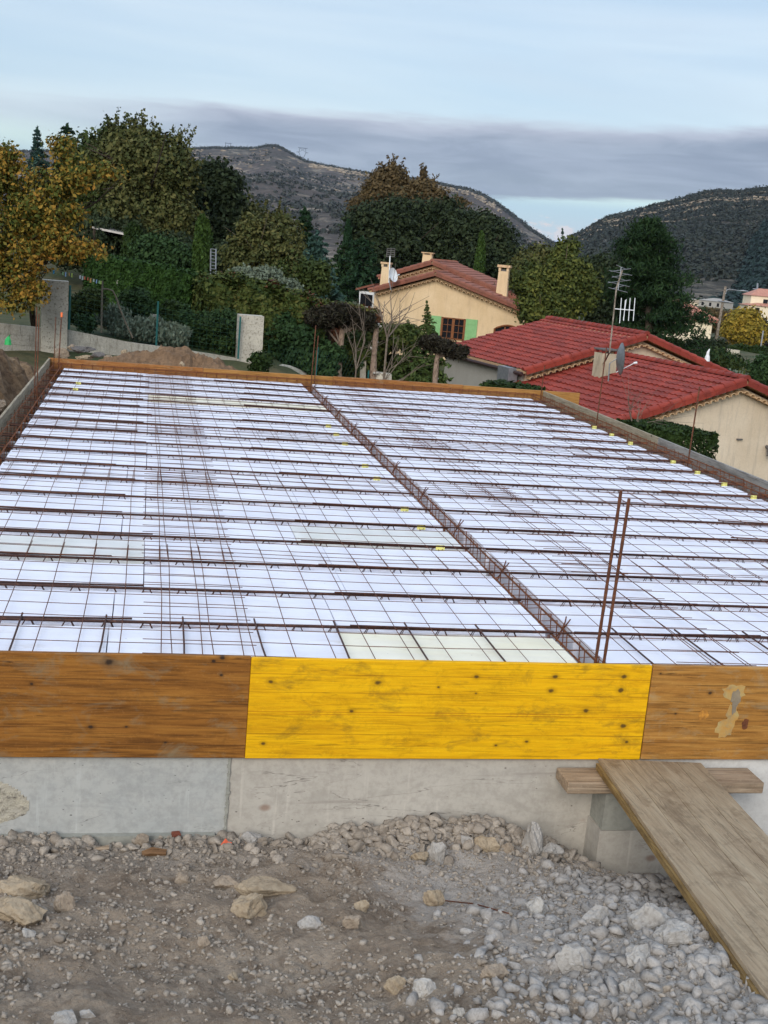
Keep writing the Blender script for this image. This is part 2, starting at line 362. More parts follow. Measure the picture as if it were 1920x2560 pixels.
m_conc_p = concrete('pier_concrete', S(140, 140, 132), S(162, 160, 150), S(110, 108, 102), marks=False)
m_heel = concrete('joist_concrete', S(176, 174, 172), S(190, 188, 186), S(140, 138, 135), marks=False)
m_aggr = mottled('exposed_aggregate', S(182, 174, 154), S(164, 158, 146), 14, .95, S(110, 104, 96), 34, .8, .02)
m_fbeam = concrete('beam_concrete', S(120, 116, 112), S(140, 134, 128), S(90, 84, 80), marks=False)

def block_wall_mat():
    m, t, b, co = newmat('concrete_block')
    geo = t.node('ShaderNodeNewGeometry')
    n = t.noise(co, 1.1, 6, .65, .3); c = t.mix(t.ramp(n, [(.32, 0.0), (.68, 1.0)]), S(168, 160, 146), S(202, 194, 178))
    X, Y, Z = t.xyz(co); d = t.math('ADD', X, t.math('MULTIPLY', Y, .35))
    fine = t.noise(co, 30, 5, .7); c = t.mix(t.math('MULTIPLY', t.ramp(fine, [(.35, 1.0), (.55, 0.0)]), .4), c, S(96, 90, 80))
    st = t.noise(t.vec(t.math('MULTIPLY', d, 7.0), 0.0, t.math('MULTIPLY', Z, 2.0)), 1.0, 6, .7)
    c = t.mix(t.math('MULTIPLY', t.ramp(st, [(.5, 0.0), (.66, 1.0)]), .5), c, S(100, 90, 76))
    t.put(b.inputs['Base Color'], c); b.inputs['Roughness'].default_value = .95; bump(t, b, fine, .5, .01)
    return m
m_block = block_wall_mat()
m_blockp = mottled('pillar_block', S(168, 162, 150), S(190, 184, 170), 3, .95, S(110, 104, 92), 25, .5, .01)

def ground_mat(name, near=True):
    m, t, b, co = newmat(name)
    n = t.noise(co, .9, 6, .6, .4); c = t.mix(t.ramp(n, [(.36, 0.0), (.64, 1.0)]), S(154, 137, 119), S(174, 158, 140))
    n2 = t.noise(co, 7.0, 8, .68, .5); c = t.mix(t.ramp(n2, [(.34, 1.0), (.54, 0.0)]), c, S(122, 106, 90))
    X, Y, Z = t.xyz(co)
    # paler, greyer rubble toward the ramp and in a streak under the wall
    gx = t.math('ADD', t.math('MULTIPLY', t.sstep(t.math('ADD', X, t.math('MULTIPLY', Y, .30)), -.2, .8), .95), t.math('MULTIPLY', t.math('SUBTRACT', n2, .5), 1.5))
    c = t.mix(t.math('MULTIPLY', t.sstep(gx, .25, .85), .75), c, S(184, 178, 172))
    yb = t.math('ADD', t.sstep(Y, -.85, -.2), t.math('MULTIPLY', t.math('SUBTRACT', n2, .5), 2.0))
    c = t.mix(t.math('MULTIPLY', t.sstep(yb, .4, 1.1), .5), c, S(172, 164, 155))
    vg = t.noise(co, 55.0, 6, .75, .4)
    c = t.mix(t.math('MULTIPLY', t.ramp(vg, [(.54, 0.0), (.66, 1.0)]), .4), c, S(178, 167, 154))
    c = t.mix(t.math('MULTIPLY', t.ramp(vg, [(.34, 1.0), (.46, 0.0)]), .35), c, S(92, 81, 70))
    t.put(b.inputs['Base Color'], c); b.inputs['Roughness'].default_value = .95
    h = t.math('ADD', t.math('MULTIPLY', t.voro(co, 42.0), -.6), t.math('MULTIPLY', t.noise(co, 50, 7, .75), 1.4)); bump(t, b, h, 1.0, .02)
    return m
m_ground = ground_mat('rubble_ground')
def stone_mat(name, a, b_, c_, sc=9):
    m, t, b, co = newmat(name); isl = t.node('ShaderNodeNewGeometry').outputs['Random Per Island']
    n = t.noise(co, sc, 6, .65, .3)
    c = t.mix(t.ramp(t.math('ADD', t.math('MULTIPLY', n, .7), t.math('MULTIPLY', isl, .45)), [(.35, 0.0), (.75, 1.0)]), a, b_)
    f = t.noise(co, sc*6, 5, .7); c = t.mix(t.math('MULTIPLY', t.ramp(f, [(.36, 1.0), (.54, 0.0)]), .5), c, c_)
    t.put(b.inputs['Base Color'], c); b.inputs['Roughness'].default_value = .95; bump(t, b, f, .6, .008); return m
m_st_grey = stone_mat('grey_stone', S(138, 133, 127), S(164, 159, 153), S(108, 102, 96))
m_st_tan = stone_mat('tan_stone', S(134, 118, 97), S(160, 144, 122), S(106, 91, 74))
m_st_brown = stone_mat('brown_stone', S(124, 110, 95), S(150, 136, 120), S(96, 83, 71))
m_st_pale = stone_mat('pale_stone', S(150, 145, 138), S(174, 169, 162), S(122, 115, 108))
m_st_dark = stone_mat('dark_stone', S(84, 80, 80), S(108, 104, 102), S(62, 58, 56))
m_gravel = stone_mat('mixed_gravel', S(134, 123, 111), S(164, 153, 140), S(104, 95, 85), 14)
m_gravel2 = stone_mat('pale_gravel', S(142, 136, 130), S(166, 160, 154), S(112, 106, 100), 14)

def terrain_mat():
    m, t, b, co = newmat('field_terrain')
    n = t.noise(co, .25, 6, .6); n2 = t.noise(co, 2.5, 6, .7)
    c = t.mix(t.ramp(n, [(.4, 0.0), (.6, 1.0)]), S(56, 66, 36), S(88, 80, 56))
    c = t.mix(t.ramp(n2, [(.36, 1.0), (.56, 0.0)]), c, S(52, 58, 36))
    X, Y, Z = t.xyz(co)
    # bare earth on the building site itself
    d = t.math('SUBTRACT', Y, t.math('ADD', 21.6, t.math('MULTIPLY', X, .7)))
    site = t.math('MULTIPLY', t.math('SUBTRACT', 1.0, t.sstep(t.math('ADD', d, t.math('MULTIPLY', n2, 1.4)), -.9, .6)), t.math('SUBTRACT', 1.0, t.sstep(X, 6.5, 8.5)))
    c = t.mix(site, c, t.mix(n2, S(96, 78, 60), S(134, 112, 90)))
    t.put(b.inputs['Base Color'], c); b.inputs['Roughness'].default_value = .95; bump(t, b, n2, .5, .08); return m
m_terrain = terrain_mat()
def soil_mat():
    m, t, b, co = newmat('cut_soil'); X, Y, Z = t.xyz(co)
    n = t.noise(co, 2.0, 6, .65, .4); n2 = t.noise(co, 11, 6, .7)
    c = t.mix(t.ramp(n, [(.36, 0.0), (.62, 1.0)]), S(86, 66, 50), S(138, 114, 88))
    c = t.mix(t.math('MULTIPLY', t.ramp(n2, [(.36, 1.0), (.52, 0.0)]), .6), c, S(58, 44, 34))
    g = t.sstep(t.math('ADD', Z, t.math('MULTIPLY', t.math('SUBTRACT', n, .5), .5)), .02, .16)
    c = t.mix(g, c, t.mix(n2, S(46, 58, 28), S(86, 98, 52)))
    t.put(b.inputs['Base Color'], c); b.inputs['Roughness'].default_value = .95; bump(t, b, n2, .9, .05); return m
m_soil = soil_mat()
m_mound = stone_mat('mound_earth', S(92, 72, 54), S(124, 100, 78), S(68, 52, 40), 5)

# ------------------------------------------------------------------ terrain
CTRL = [(-20, -8, .2), (-3, -9, .35), (3, -9, .3), (20, -9, -.8), (-30, 10, .6), (-8, 4, -.2), (-6, 14, .05), (-9, 22, .1), (12, 0, -2.2), (9, 6, -2.6),
        (8, 12, -3.0), (0, 6, -1.6), (3, 6, -1.8), (0, 12.5, -1.2), (4, 13, -1.9), (-1, 16.5, -.9), (1.5, 19, -1.2), (-3, 24, -.35), (-5, 30, .1), (1, 26, -.6),
        (5, 27, -1.9), (9, 26, -3.0), (13, 24, -4.0), (20, 30, -4.6), (11, 42, -4.2), (14, 56, -3.4), (-1, 45, .6), (-14, 45, 1.2), (25, 55, -4.6), (22, 80, -3.6),
        (35, 62, -5.2), (50, 98, -5.6), (90, 120, -6.5), (-60, 80, 2), (0, 110, 0), (60, 220, -7), (150, 250, -7.5), (-100, 200, -1), (0, 400, -7), (200, 500, -8), (-300, 500, -6), (120, 60, -6), (60, 0, -6), (200, -200, -10), (-200, -200, 5), (0, -100, 3),
        (500, 1000, -10), (-500, 1200, -8), (1500, 1500, -10), (-2000, 2000, -10), (0, 3000, -12), (3000, 4000, -12), (4000, 0, -12), (-4000, 0, -5), (0, -4000, 0), (0, 9000, -12)]
CT = np.array(CTRL, float)
def terr(x, y):
    x = np.asarray(x, float); y = np.asarray(y, float)
    d2 = (x[..., None]-CT[:, 0])**2 + (y[..., None]-CT[:, 1])**2
    w = 1.0/(d2 + 1.0)**1.6
    return (w*CT[:, 2]).sum(-1)/w.sum(-1) + fbm(x*.35, y*.35)*.12
def gz(x, y): return float(terr(np.array([x]), np.array([y]))[0])
def axis_coords(lo, hi, near, far_lo, far_hi, step):
    a = list(np.arange(lo, hi+1e-6, step)); s_ = step; x_ = hi
    while x_ < far_hi: s_ *= 1.16; x_ += s_; a.append(x_)
    s_ = step; x_ = lo
    while x_ > far_lo: s_ *= 1.16; x_ -= s_; a.insert(0, x_)
    return np.array(a)
gx = axis_coords(-8, 16, 0, -9000, 9000, .5); gy = axis_coords(-8, 32, 0, -6000, 12000, .5)
X_, Y_ = np.meshgrid(gx, gy, indexing='ij')
Zt = terr(X_, Y_)
inside = (X_ > -2.1) & (X_ < 5.9) & (Y_ > -.3) & (Y_ < 13.2)
Zt = np.where(inside, np.minimum(Zt, -1.35), Zt)
frontzone = (X_ > -6.5) & (X_ < 6.5) & (Y_ > -5.6) & (Y_ <= .4)
Zt = np.where(frontzone, np.minimum(Zt, -.95-.21*np.minimum(Y_, 0)-.25), Zt)
o = MB().grid(np.stack([X_, Y_, Zt], -1)).build('ground', m_terrain, smooth=True); tag(o, kind='structure')

# rubble apron between the camera and the wall
def front_z(x, y):
    x = np.asarray(x, float); y = np.asarray(y, float)
    z = -.925 - .205*y - .012*np.minimum(y, 0)**2*0
    z = z - .24*np.exp(-((x-2.1)**2/.22 + (y+.1)**2/.30)) - .05*np.exp(-((x+.9)**2/1.2+(y+2.0)**2/.06)) - .04*np.exp(-((x+.3)**2/1.5+(y+1.45)**2/.05)) + .05*np.exp(-((x-1.15)**2/.25+(y+.12)**2/.02))
    z = z + .10*np.exp(-((x-1.55)**2/.35+(y+1.75)**2/.5)) - .05*np.exp(-((x-.3)**2/.5+(y+1.9)**2/.2))
    z = z + fbm(x*1.3, y*1.3, 3)*.10 + fbm(x*6+50, y*6, 4, .6)*.045 + np.maximum(0, fbm(x*15, y*15, 2))*.03 + np.maximum(-.15, fbm(x*34, y*34, 2, .6))*.014
    return z
fx = np.concatenate([np.arange(-6.0, -2.2, .08), np.arange(-2.2, 3.2, .0165), np.arange(3.2, 6.0, .08)]); fy = np.concatenate([np.arange(-5.6, -2.6, .06), np.arange(-2.6, .06, .0165)])
FX, FY = np.meshgrid(fx, fy, indexing='ij')
o = MB().grid(np.stack([FX, FY, front_z(FX, FY)], -1)).build('dirt_ground', m_ground, smooth=True); tag(o, kind='structure')
def fz(x, y): return float(front_z(np.array([x]), np.array([y]))[0])

# ------------------------------------------------------------------ rocks
def ico_pts():
    p = (1+sqrt(5))/2
    v = np.array([(-1, p, 0), (1, p, 0), (-1, -p, 0), (1, -p, 0), (0, -1, p), (0, 1, p), (0, -1, -p), (0, 1, -p), (p, 0, -1), (p, 0, 1), (-p, 0, -1), (-p, 0, 1)])
    f = [(0, 11, 5), (0, 5, 1), (0, 1, 7), (0, 7, 10), (0, 10, 11), (1, 5, 9), (5, 11, 4), (11, 10, 2), (10, 7, 6), (7, 1, 8), (3, 9, 4), (3, 4, 2), (3, 2, 6), (3, 6, 8), (3, 8, 9), (4, 9, 5), (2, 4, 11), (6, 2, 10), (8, 6, 7), (9, 8, 1)]
    return v/np.linalg.norm(v[0]), f
ICO_V, ICO_F = ico_pts()
def subdiv(v, f):
    v = [tuple(p) for p in v]; cache = {}; out = []
    def mid(a, b):
        k = (min(a, b), max(a, b))
        if k not in cache:
            m_ = (np.array(v[a])+np.array(v[b])); v.append(tuple(m_/np.linalg.norm(m_))); cache[k] = len(v)-1
        return cache[k]
    for a, b, c in f:
        ab, bc, ca = mid(a, b), mid(b, c), mid(c, a); out += [(a, ab, ca), (b, bc, ab), (c, ca, bc), (ab, bc, ca)]
    return np.array(v), out
ICO2 = subdiv(ICO_V, ICO_F); ICO3 = subdiv(*subdiv(*ICO2))
def rot3(rng):
    q = rng.normal(size=4); q /= np.linalg.norm(q); w, x, y, z = q
    return np.array([[1-2*(y*y+z*z), 2*(x*y-z*w), 2*(x*z+y*w)], [2*(x*y+z*w), 1-2*(x*x+z*z), 2*(y*z-x*w)], [2*(x*z-y*w), 2*(y*z+x*w), 1-2*(x*x+y*y)]])
def chisel(v, rng, n=9, lo=.55, hi=.95):
    """cut a ball by random planes: an angular broken stone"""
    for i in range(n):
        d = rng.normal(size=3); d /= np.linalg.norm(d); h = rng.uniform(lo, hi); k = v @ d
        v = v - np.where(k > h, k-h, 0)[:, None]*d
    return v
def rock(mb, c, size, rng, base=ICO2, rough=.05, yaw=None):
    v = chisel(base[0] @ rot3(rng).T, rng, 14, .5, .92); q0 = rng.uniform(0, 99)
    dsp = fbm(v[:, 0]*2.2+v[:, 2]*1.3+q0, v[:, 1]*2.2-v[:, 2]*1.7, 4, .6)
    v = v*(1+dsp*.28)[:, None] + rng.normal(size=v.shape)*rough
    v = v*np.asarray(size)
    a = rng.uniform(0, 2*pi) if yaw is None else yaw
    v = v @ np.array([[cos(a), sin(a), 0], [-sin(a), cos(a), 0], [0, 0, 1]])
    n = len(mb.v); mb.v += [tuple(p) for p in (v+np.asarray(c))]; mb.f += [tuple(n+i for i in q) for q in base[1]]
def scatter_gravel(name, mat, n, region, smin, smax, power=2.2, seed=1, base=(ICO_V, ICO_F), sink=.1):
    rng = np.random.default_rng(seed)
    protos = np.array([chisel(base[0] @ rot3(rng).T, rng, 9, .22, .75) for _ in range(40)]); F = np.array(base[1], np.int32)
    P = np.array([region(rng) for _ in range(n)]); Zs = front_z(P[:, 0], P[:, 1])
    sz = smin+(smax-smin)*rng.random(n)**power; a = rng.uniform(0, 6.28, n); m_ = base[0].shape[0]
    V = protos[rng.integers(40, size=n)]*(sz[:, None]*np.stack([rng.uniform(.8, 1.5, n), rng.uniform(.7, 1.1, n), rng.uniform(.55, 1.0, n)], 1))[:, None, :]*1.08
    ca, sa = np.cos(a)[:, None], np.sin(a)[:, None]
    V = np.stack([V[..., 0]*ca-V[..., 1]*sa, V[..., 0]*sa+V[..., 1]*ca, V[..., 2]], -1)+np.stack([P[:, 0], P[:, 1], Zs+sz*sink], 1)[:, None, :]
    T = (F[None]+(np.arange(n)*m_)[:, None, None]).reshape(-1, 3).astype(np.int32); me = bpy.data.meshes.new(name)
    me.vertices.add(n*m_); me.vertices.foreach_set('co', V.astype(np.float32).ravel()); me.loops.add(len(T)*3); me.loops.foreach_set('vertex_index', T.ravel())
    me.polygons.add(len(T)); me.polygons.foreach_set('loop_start', np.arange(0, len(T)*3, 3, dtype=np.int32)); me.update(calc_edges=True); me.materials.append(mat)
    o = bpy.data.objects.new(name, me); COL.objects.link(o); return tag(o, kind='stuff')
def reg_all(rng):
    while True:
        x_ = rng.uniform(-2.6, 3.2); y_ = -2.7 + 2.68*rng.random()**.85
        d = fbm(np.array([x_*1.7+5]), np.array([y_*1.7]), 3)[0]
        if rng.random() < .45 + d*1.1: return x_, y_
def reg_right(rng):
    while True:
        x_ = rng.uniform(.1, 2.9); y_ = rng.uniform(-2.6, -.5)
        k = (x_-.35) + (y_+1.9)*-.35
        if rng.random() < min(1, max(0, k*.9))**1.2: return x_, y_
def reg_wall(rng):
    x_ = rng.uniform(.35, 1.72) if rng.random() < .72 else rng.uniform(-1.7, .5)
    return x_, -.03-abs(rng.normal())*.13
tag(scatter_gravel('gravel', m_gravel, 46000, reg_all, .0028, .020, 5.5, 1), 'grey brown gravel and crumbs strewn over the dirt', 'gravel')
tag(scatter_gravel('pale_rubble', m_gravel2, 13000, reg_right, .006, .048, 4.2, 2), 'heap of pale crushed rubble beside the plank ramp', 'rubble')
tag(scatter_gravel('wall_rubble', m_gravel, 1500, reg_wall, .008, .045, 2.2, 3, ICO2), 'broken stone rubble banked against the wall foot', 'rubble')

def px_front(x, y):
    """photo pixel -> point on the rubble apron"""
    d = ray(x, y); lo, hi = 2.0, 9.0
    for i in range(60):
        m_ = (lo+hi)/2; p = CAM+d*m_
        if p[2] > fz(p[0], p[1]): lo = m_
        else: hi = m_
    return CAM+d*lo, lo
# px, py, half-width px, half-height px, material, label
ROCKS = [
 (55, 2215, 62, 34, m_st_tan, 'big tan boulder at the left edge of the rubble, upper one of two'),
 (50, 2275, 66, 34, m_st_tan, 'low tan boulder at the left edge below the upper tan boulder'),
 (160, 2255, 26, 26, m_st_brown, 'squarish brown stone beside the tan boulders at the left edge'),
 (665, 2222, 70, 24, m_st_tan, 'long flat tan slab stone lying on a lumpy brown boulder'),
 (622, 2262, 46, 34, m_st_tan, 'lumpy tan boulder supporting the long flat slab stone'),
 (568, 2208, 34, 14, m_st_brown, 'thin flat brown stone left of the long slab stone'),
 (356, 2100, 20, 17, m_st_brown, 'brown stone at the wall foot left of the orange scrap'),
 (275, 2101, 14, 10, m_st_pale, 'small beige stone at the wall foot near the left'),
 (632, 2096, 32, 20, m_st_grey, 'grey lumpy stone against the wall below the wall joint'),
 (885, 2300, 28, 24, m_st_brown, 'split brown rock in the middle of the rubble'),
 (1048, 2140, 26, 16, m_st_tan, 'ochre stone at the foot of the rubble bank by the wall'),
 (1092, 2236, 30, 30, m_st_tan, 'rounded tan stone below the yellow board, standing alone'),
 (1096, 2130, 26, 26, m_st_grey, 'grey stone piled behind the ochre stone at the wall'),
 (1220, 2108, 36, 24, m_st_tan, 'flat tan block on the rubble bank under the yellow board'),
 (1328, 2090, 28, 44, m_st_grey, 'pointed grey rock standing upright against the wall'),
 (1345, 2265, 34, 22, m_st_pale, 'pale grey stone halfway between the wall and the big grey clods'),
 (1380, 2128, 30, 18, m_st_grey, 'grey clod right of the upright pointed rock'),
 (1490, 2290, 40, 34, m_st_grey, 'large grey clod near the plank, upper of two'),
 (1630, 2290, 52, 38, m_st_grey, 'broad grey clod touching the shade of the plank'),
 (1680, 2340, 56, 40, m_st_grey, 'largest grey rubble lump below the plank'),
 (1600, 2385, 46, 34, m_st_grey, 'grey rubble lump left of the largest lump'),
 (1430, 2400, 42, 34, m_st_grey, 'porous grey lump in the middle of the pale heap'),
 (1580, 2470, 34, 26, m_st_grey, 'grey lump low in the pale heap, right part'),
 (1055, 2470, 38, 24, m_st_pale, 'bright white grey boulder near the bottom of the photo'),
 (990, 2462, 26, 20, m_st_tan, 'beige stone left of the bright white grey boulder'),
 (1240, 2430, 34, 20, m_st_brown, 'brown mud covered rock on the dirt near the bottom'),
 (1150, 2530, 18, 12, m_st_pale, 'small white stone at the bottom of the photo'),
 (165, 2545, 36, 16, m_st_grey, 'flat grey slate stone at the bottom left corner'),
 (215, 2535, 22, 12, m_st_grey, 'thin slate splinter beside the flat slate stone'),
 (70, 2330, 18, 14, m_st_grey, 'small grey stone below the left boulders'),
 (580, 2440, 16, 10, m_st_tan, 'small beige stone lying on bare dirt, lower middle left'),
 (510, 2350, 18, 14, m_st_brown, 'brown stone half sunk in the dirt, middle left'),
 (780, 2310, 30, 16, m_st_grey, 'greyish flat stone right of the split rock group'),
 (455, 2195, 24, 14, m_st_brown, 'flat brown stones below the wood chunk'),
 (1165, 2100, 22, 18, m_st_grey, 'grey stone crowning the rubble bank under the yellow board'),
 (1270, 2120, 22, 16, m_st_brown, 'brown stone between the flat tan block and the pointed rock'),
 (905, 2260, 22, 20, m_st_tan, 'tan stone behind the split brown rock'),
 (1530, 2165, 30, 14, m_st_grey, 'dark grey stone in the hollow under the plank'),
]
for i, (px, py, hw, hh, m_, lab) in enumerate(ROCKS):
    p, Z = px_front(px, py+hh*.8); rng = np.random.default_rng(100+i); k = Z/FPX
    mb = MB(); rx, rz = hw*k, hh*k*1.1
    rock(mb, (p[0], p[1]+rx*.3, p[2]+rz*.36), (rx*1.08, max(rx*.75, rz*.8), rz*1.15), rng, ICO3, .012, rng.uniform(-.25, .25))
    o = mb.build('rock', m_); tag(o, lab, 'rock', 'loose rocks on the rubble ground')

# small finds on the dirt
p, Z = px_front(560, 2122)
mb = MB(); mb.prism([p+np.array(q) for q in ((-.02, 0, .0), (.0, 0, .03), (.012, 0, .012), (.03, 0, .008), (.022, 0, -.012), (0, 0, -.006))], (.006, .012, .018))
tag(mb.build('plastic_scrap', mottled('orange_plastic', S(206, 90, 60), S(216, 104, 74), 30, .5, bstr=0)), 'bent orange plastic scrap on the dirt below the wall', 'scrap')
p, Z = px_front(385, 2140)
mb = MB(); mb.tube([p+np.array(q) for q in ((-.055, 0, .012), (-.01, .006, .02), (.055, .0, .016))], [.012, .02, .016], 7)
tag(mb.build('wood_chunk', wood('old_wood', S(88, 62, 40), S(112, 82, 54), S(128, 98, 70), knots=False)), 'rotten brown wood chunk lying on the dirt', 'wood piece')
p, Z = px_front(255, 2128)
mb = MB(); mb.tube([p+np.array(q) for q in ((-.03, 0, .01), (.03, .01, .012))], [.009, .012], 6)
tag(mb.build('wood_stick', m_batten), 'short pale stick lying below the left wall section', 'stick')
p, Z = px_front(438, 2098)
mb = MB(); mb.box((-.015, -.02, -.01), (.022, .02, .03), (np.array([1., .2, 0]), np.array([-.2, 1., 0]), np.array([0, .1, 1.])), p)
tag(mb.build('brick_fragment', mottled('old_brick', S(120, 66, 48), S(96, 56, 44), 30)), 'dark red brick fragment at the wall foot', 'brick')
a, _ = px_front(1110, 2262); b_, _ = px_front(1270, 2292)
tag(MB().tube([a+np.array((0, 0, .02)), (a+b_)/2+np.array((0, 0, .03)), b_+np.array((0, 0, .015))], .003, 5).build('wire_offcut', m_rust), 'thin rusty wire offcut lying across the dirt', 'wire')

# ------------------------------------------------------------------ foundation wall, boards
XL, XR, YB = -1.91, 5.60, 12.83
XC0, XC1 = 1.742, 1.905               # gap of the central beam
fw = thing('foundation_wall', 'low grey concrete foundation wall below the shuttering boards', 'wall', (0, .1, -1))
def groove_section(x0, x1, m_, name='wall_section'):
    return MB().box((x0, .0, -1.7), (x1, .2, -.497)).build(name, m_, fw)
groove_section(XL-.02, -.073, m_conc_a)
groove_section(-.067, 1.80, m_conc_b)
groove_section(1.804, 5.66, m_conc_c)
mb = MB()                                             # ragged joint fin of dried grout
zz = np.linspace(-.5, -.93, 30)
for za, zb_ in zip(zz[:-1], zz[1:]):
    w_ = .004+.005*R.random(); xx = -.07+.004*(R.random()-.5); mb.box((xx-w_, -.006-.006*R.random(), zb_), (xx+w_, .004, za))
mb.build('grout_joint', m_conc_p, fw)
MB().box((-2.3, -.035, -1.7), (-.12, .0, -.895)).build('footing', m_conc_p, fw)
mb = MB(); rng = np.random.default_rng(5)             # honeycombed patch
gxx, gzz = np.meshgrid(np.linspace(-1.6, -.985, 46), np.linspace(-.85, -.615, 26), indexing='ij')
ex = np.clip(1-(((gxx+1.25)/.29)**2+((gzz+.735)/.135)**2), 0, 1)
ex = ex+fbm(gxx*6, gzz*6, 3)*.35*(ex > 0); depth = -.0008-.0045*np.clip(ex*3, 0, 1)*(.5+fbm(gxx*26, gzz*26, 3)*1.2)
mb.grid(np.stack([gxx, np.where(ex > .08, depth, .008), gzz], -1)).build('rough_patch', m_aggr, fw)
mb = MB(); mb.box((XL-.02, .2, -1.7), (XL+.18, YB+.2, -.5)); mb.build('wall_section', m_conc_a, fw)
mb = MB(); mb.box((XR-.14, .2, -3.4), (XR+.06, YB+.2, -.5)); mb.build('wall_section', m_conc_a, fw)
mb = MB(); mb.box((XL+.18, YB, -2.6), (XR-.14, YB+.2, -.5)); mb.build('wall_section', m_conc_a, fw)
mb = MB(); mb.box((XC0-.04, .2, -2.0), (XC1+.04, YB, -.36)); mb.build('beam_wall', m_fbeam, fw)
# flat bed in the perimeter trenches
mb = MB(); mb.box((XL+.02, .03, -.499), (XC0-.05, .19, -.36)); mb.box((XC1+.05, .03, -.499), (XR-.02, .19, -.36)); mb.build('edge_bed', m_fbeam, fw)

def board(name, a, b, m_, label, group='shuttering boards round the slab', cat='shuttering board'):
    c = ((a[0]+b[0])/2, (a[1]+b[1])/2, b[2])
    o = MB().box(a, b).build(name, m_)
    o.location = c; o.data.transform(Matrix.Translation(-Vector(c)))
    bm_bevel(o, .003)
    return tag(o, label, cat, group)
import bmesh
def bm_bevel(o, w):
    bm = bmesh.new(); bm.from_mesh(o.data)
    bmesh.ops.bevel(bm, geom=bm.edges[:], offset=w, segments=1, affect='EDGES'); bm.to_mesh(o.data); bm.free()
board('shuttering_board', (-1.96, -.03, -.5), (-.001, -.002, .006), m_brown, 'weathered brown front board left of the yellow board')
board('shuttering_board', (.0, -.03, -.502), (2.0, -.002, .0), m_yellow, 'bright yellow front board with knots and dark scuffs')
board('shuttering_board', (2.005, -.03, -.50), (4.0, -.002, .002), m_tan, 'tan front board behind the plank with torn pale patches')
# torn paint patches
def patch(mb, cx, cz, w_, h_, rng, y=-.0316):
    n = 18; pts = []
    for i in range(n):
        a = 2*pi*i/n; r = .7+.5*rng.random(); pts.append(np.array((cx+cos(a)*w_*r, y, cz+sin(a)*h_*r)))
    mb.prism(pts, (0, .0012, 0))
tanb = bpy.data.objects['shuttering_board.002']
rng = np.random.default_rng(3)
m_torn = mottled('torn_veneer', S(168, 148, 100), S(176, 132, 68), 20, .8, S(138, 124, 96), 14)
mb = MB(); patch(mb, 2.46, -.13, .07, .045, rng); patch(mb, 2.47, -.255, .035, .06, rng, -.0318); patch(mb, 2.44, -.33, .05, .05, rng, -.0320); mb.build('torn_patch', m_torn, tanb)
mb = MB(); patch(mb, 2.475, -.16, .025, .05, rng, -.0329); patch(mb, 2.475, -.20, .014, .05, rng, -.0333); mb.build('scuff_patch', mottled('grey_scuff', S(140, 126, 104), S(122, 112, 98), 20), tanb)
mb = MB(); patch(mb, 2.31, -.255, .03, .03, rng, -.0316); mb.build('torn_patch', mottled('torn_orange', S(196, 136, 58), S(110, 74, 38), 30), tanb)
mb = MB(); patch(mb, 2.55, -.30, .018, .03, rng, -.0316); mb.build('torn_patch', mottled('torn_brown', S(112, 66, 40), S(84, 50, 34), 30), tanb)
board('shuttering_board', (4.005, -.03, -.5), (5.63, -.002, .0), m_brown, 'brown front board beyond the tan board at the corner')
for x0, x1, m_, lab in ((XL-.03, .29, m_orange, 'orange back edge board below the earth mound'), (.295, 2.25, m_orange_y, 'pale orange back edge board behind the starter bar pair'), (2.255, 4.3, m_orange, 'orange back edge board in front of the pruned trunks'), (4.305, 6.22, m_orange_y, 'yellowish back edge board sticking out past the right corner')):
    board('edge_board', (x0, YB, -.5), (x1, YB+.045, R.uniform(-.004, .004)), m_, lab)
for y0, y1, lab in ((.0, 4.3, 'nearest weathered grey board along the left edge'), (4.305, 8.6, 'middle weathered board along the left edge with yellow rim'), (8.605, YB-.003, 'farthest weathered board along the left edge')):
    board('edge_board', (XL-.03, y0+.002, -.5), (XL-.002, y1, R.uniform(-.008, .006)), m_greyw, lab)
for y0, y1, m_, lab in ((.0, 4.2, m_greyw2, 'nearest grey board along the right edge'), (4.205, 8.3, m_greyw2, 'middle grey board along the right edge beside the hedge'), (8.305, YB-.003, m_greyw, 'farthest brownish board along the right edge')):
    board('edge_board', (XR+.002, y0+.002, -.5), (XR+.03, y1, R.uniform(-.008, .006)), m_, lab)

# ------------------------------------------------------------------ polystyrene infill blocks and lattice joists
NJ, SP, Y0 = 19, .6294, .792
ZE, ZC = -.112, -.101
ORD = ['first', 'second', 'third', 'fourth', 'fifth', 'sixth', 'seventh', 'eighth', 'ninth', 'tenth', 'eleventh', 'twelfth', 'thirteenth', 'fourteenth', 'fifteenth', 'sixteenth', 'seventeenth', 'eighteenth', 'nineteenth', 'twentieth']
XEL, XER = -1.70, 5.33
def block_mesh(lx, wy, seed):
    rng = np.random.default_rng(seed); h = wy/2
    prof = [(-h, -.32), (-h, ZE-.028), (-h+.014, ZE-.028), (-h+.020, ZE), (-.03, ZE+.001), (.03, ZE+.001), (h-.020, ZE), (h-.014, ZE-.028), (h, ZE-.028), (h, -.32)]
    mb = MB(); nx = 15; xs = np.linspace(0, lx, nx); P = np.zeros((nx, len(prof), 3))
    for i, x_ in enumerate(xs):
        for j, (y_, z_) in enumerate(prof):
            chip = -abs(rng.normal())*.006 if j in (1, 2, 3, 6, 7, 8) else 0
            P[i, j] = (x_, y_ - np.sign(y_)*(-chip), z_+chip*.3)
    mb.grid(P); n = len(prof)
    mb.f.append(tuple(range(n))); mb.f.append(tuple((nx-1)*n+j for j in range(n))[::-1])
    return mb
BL = {}
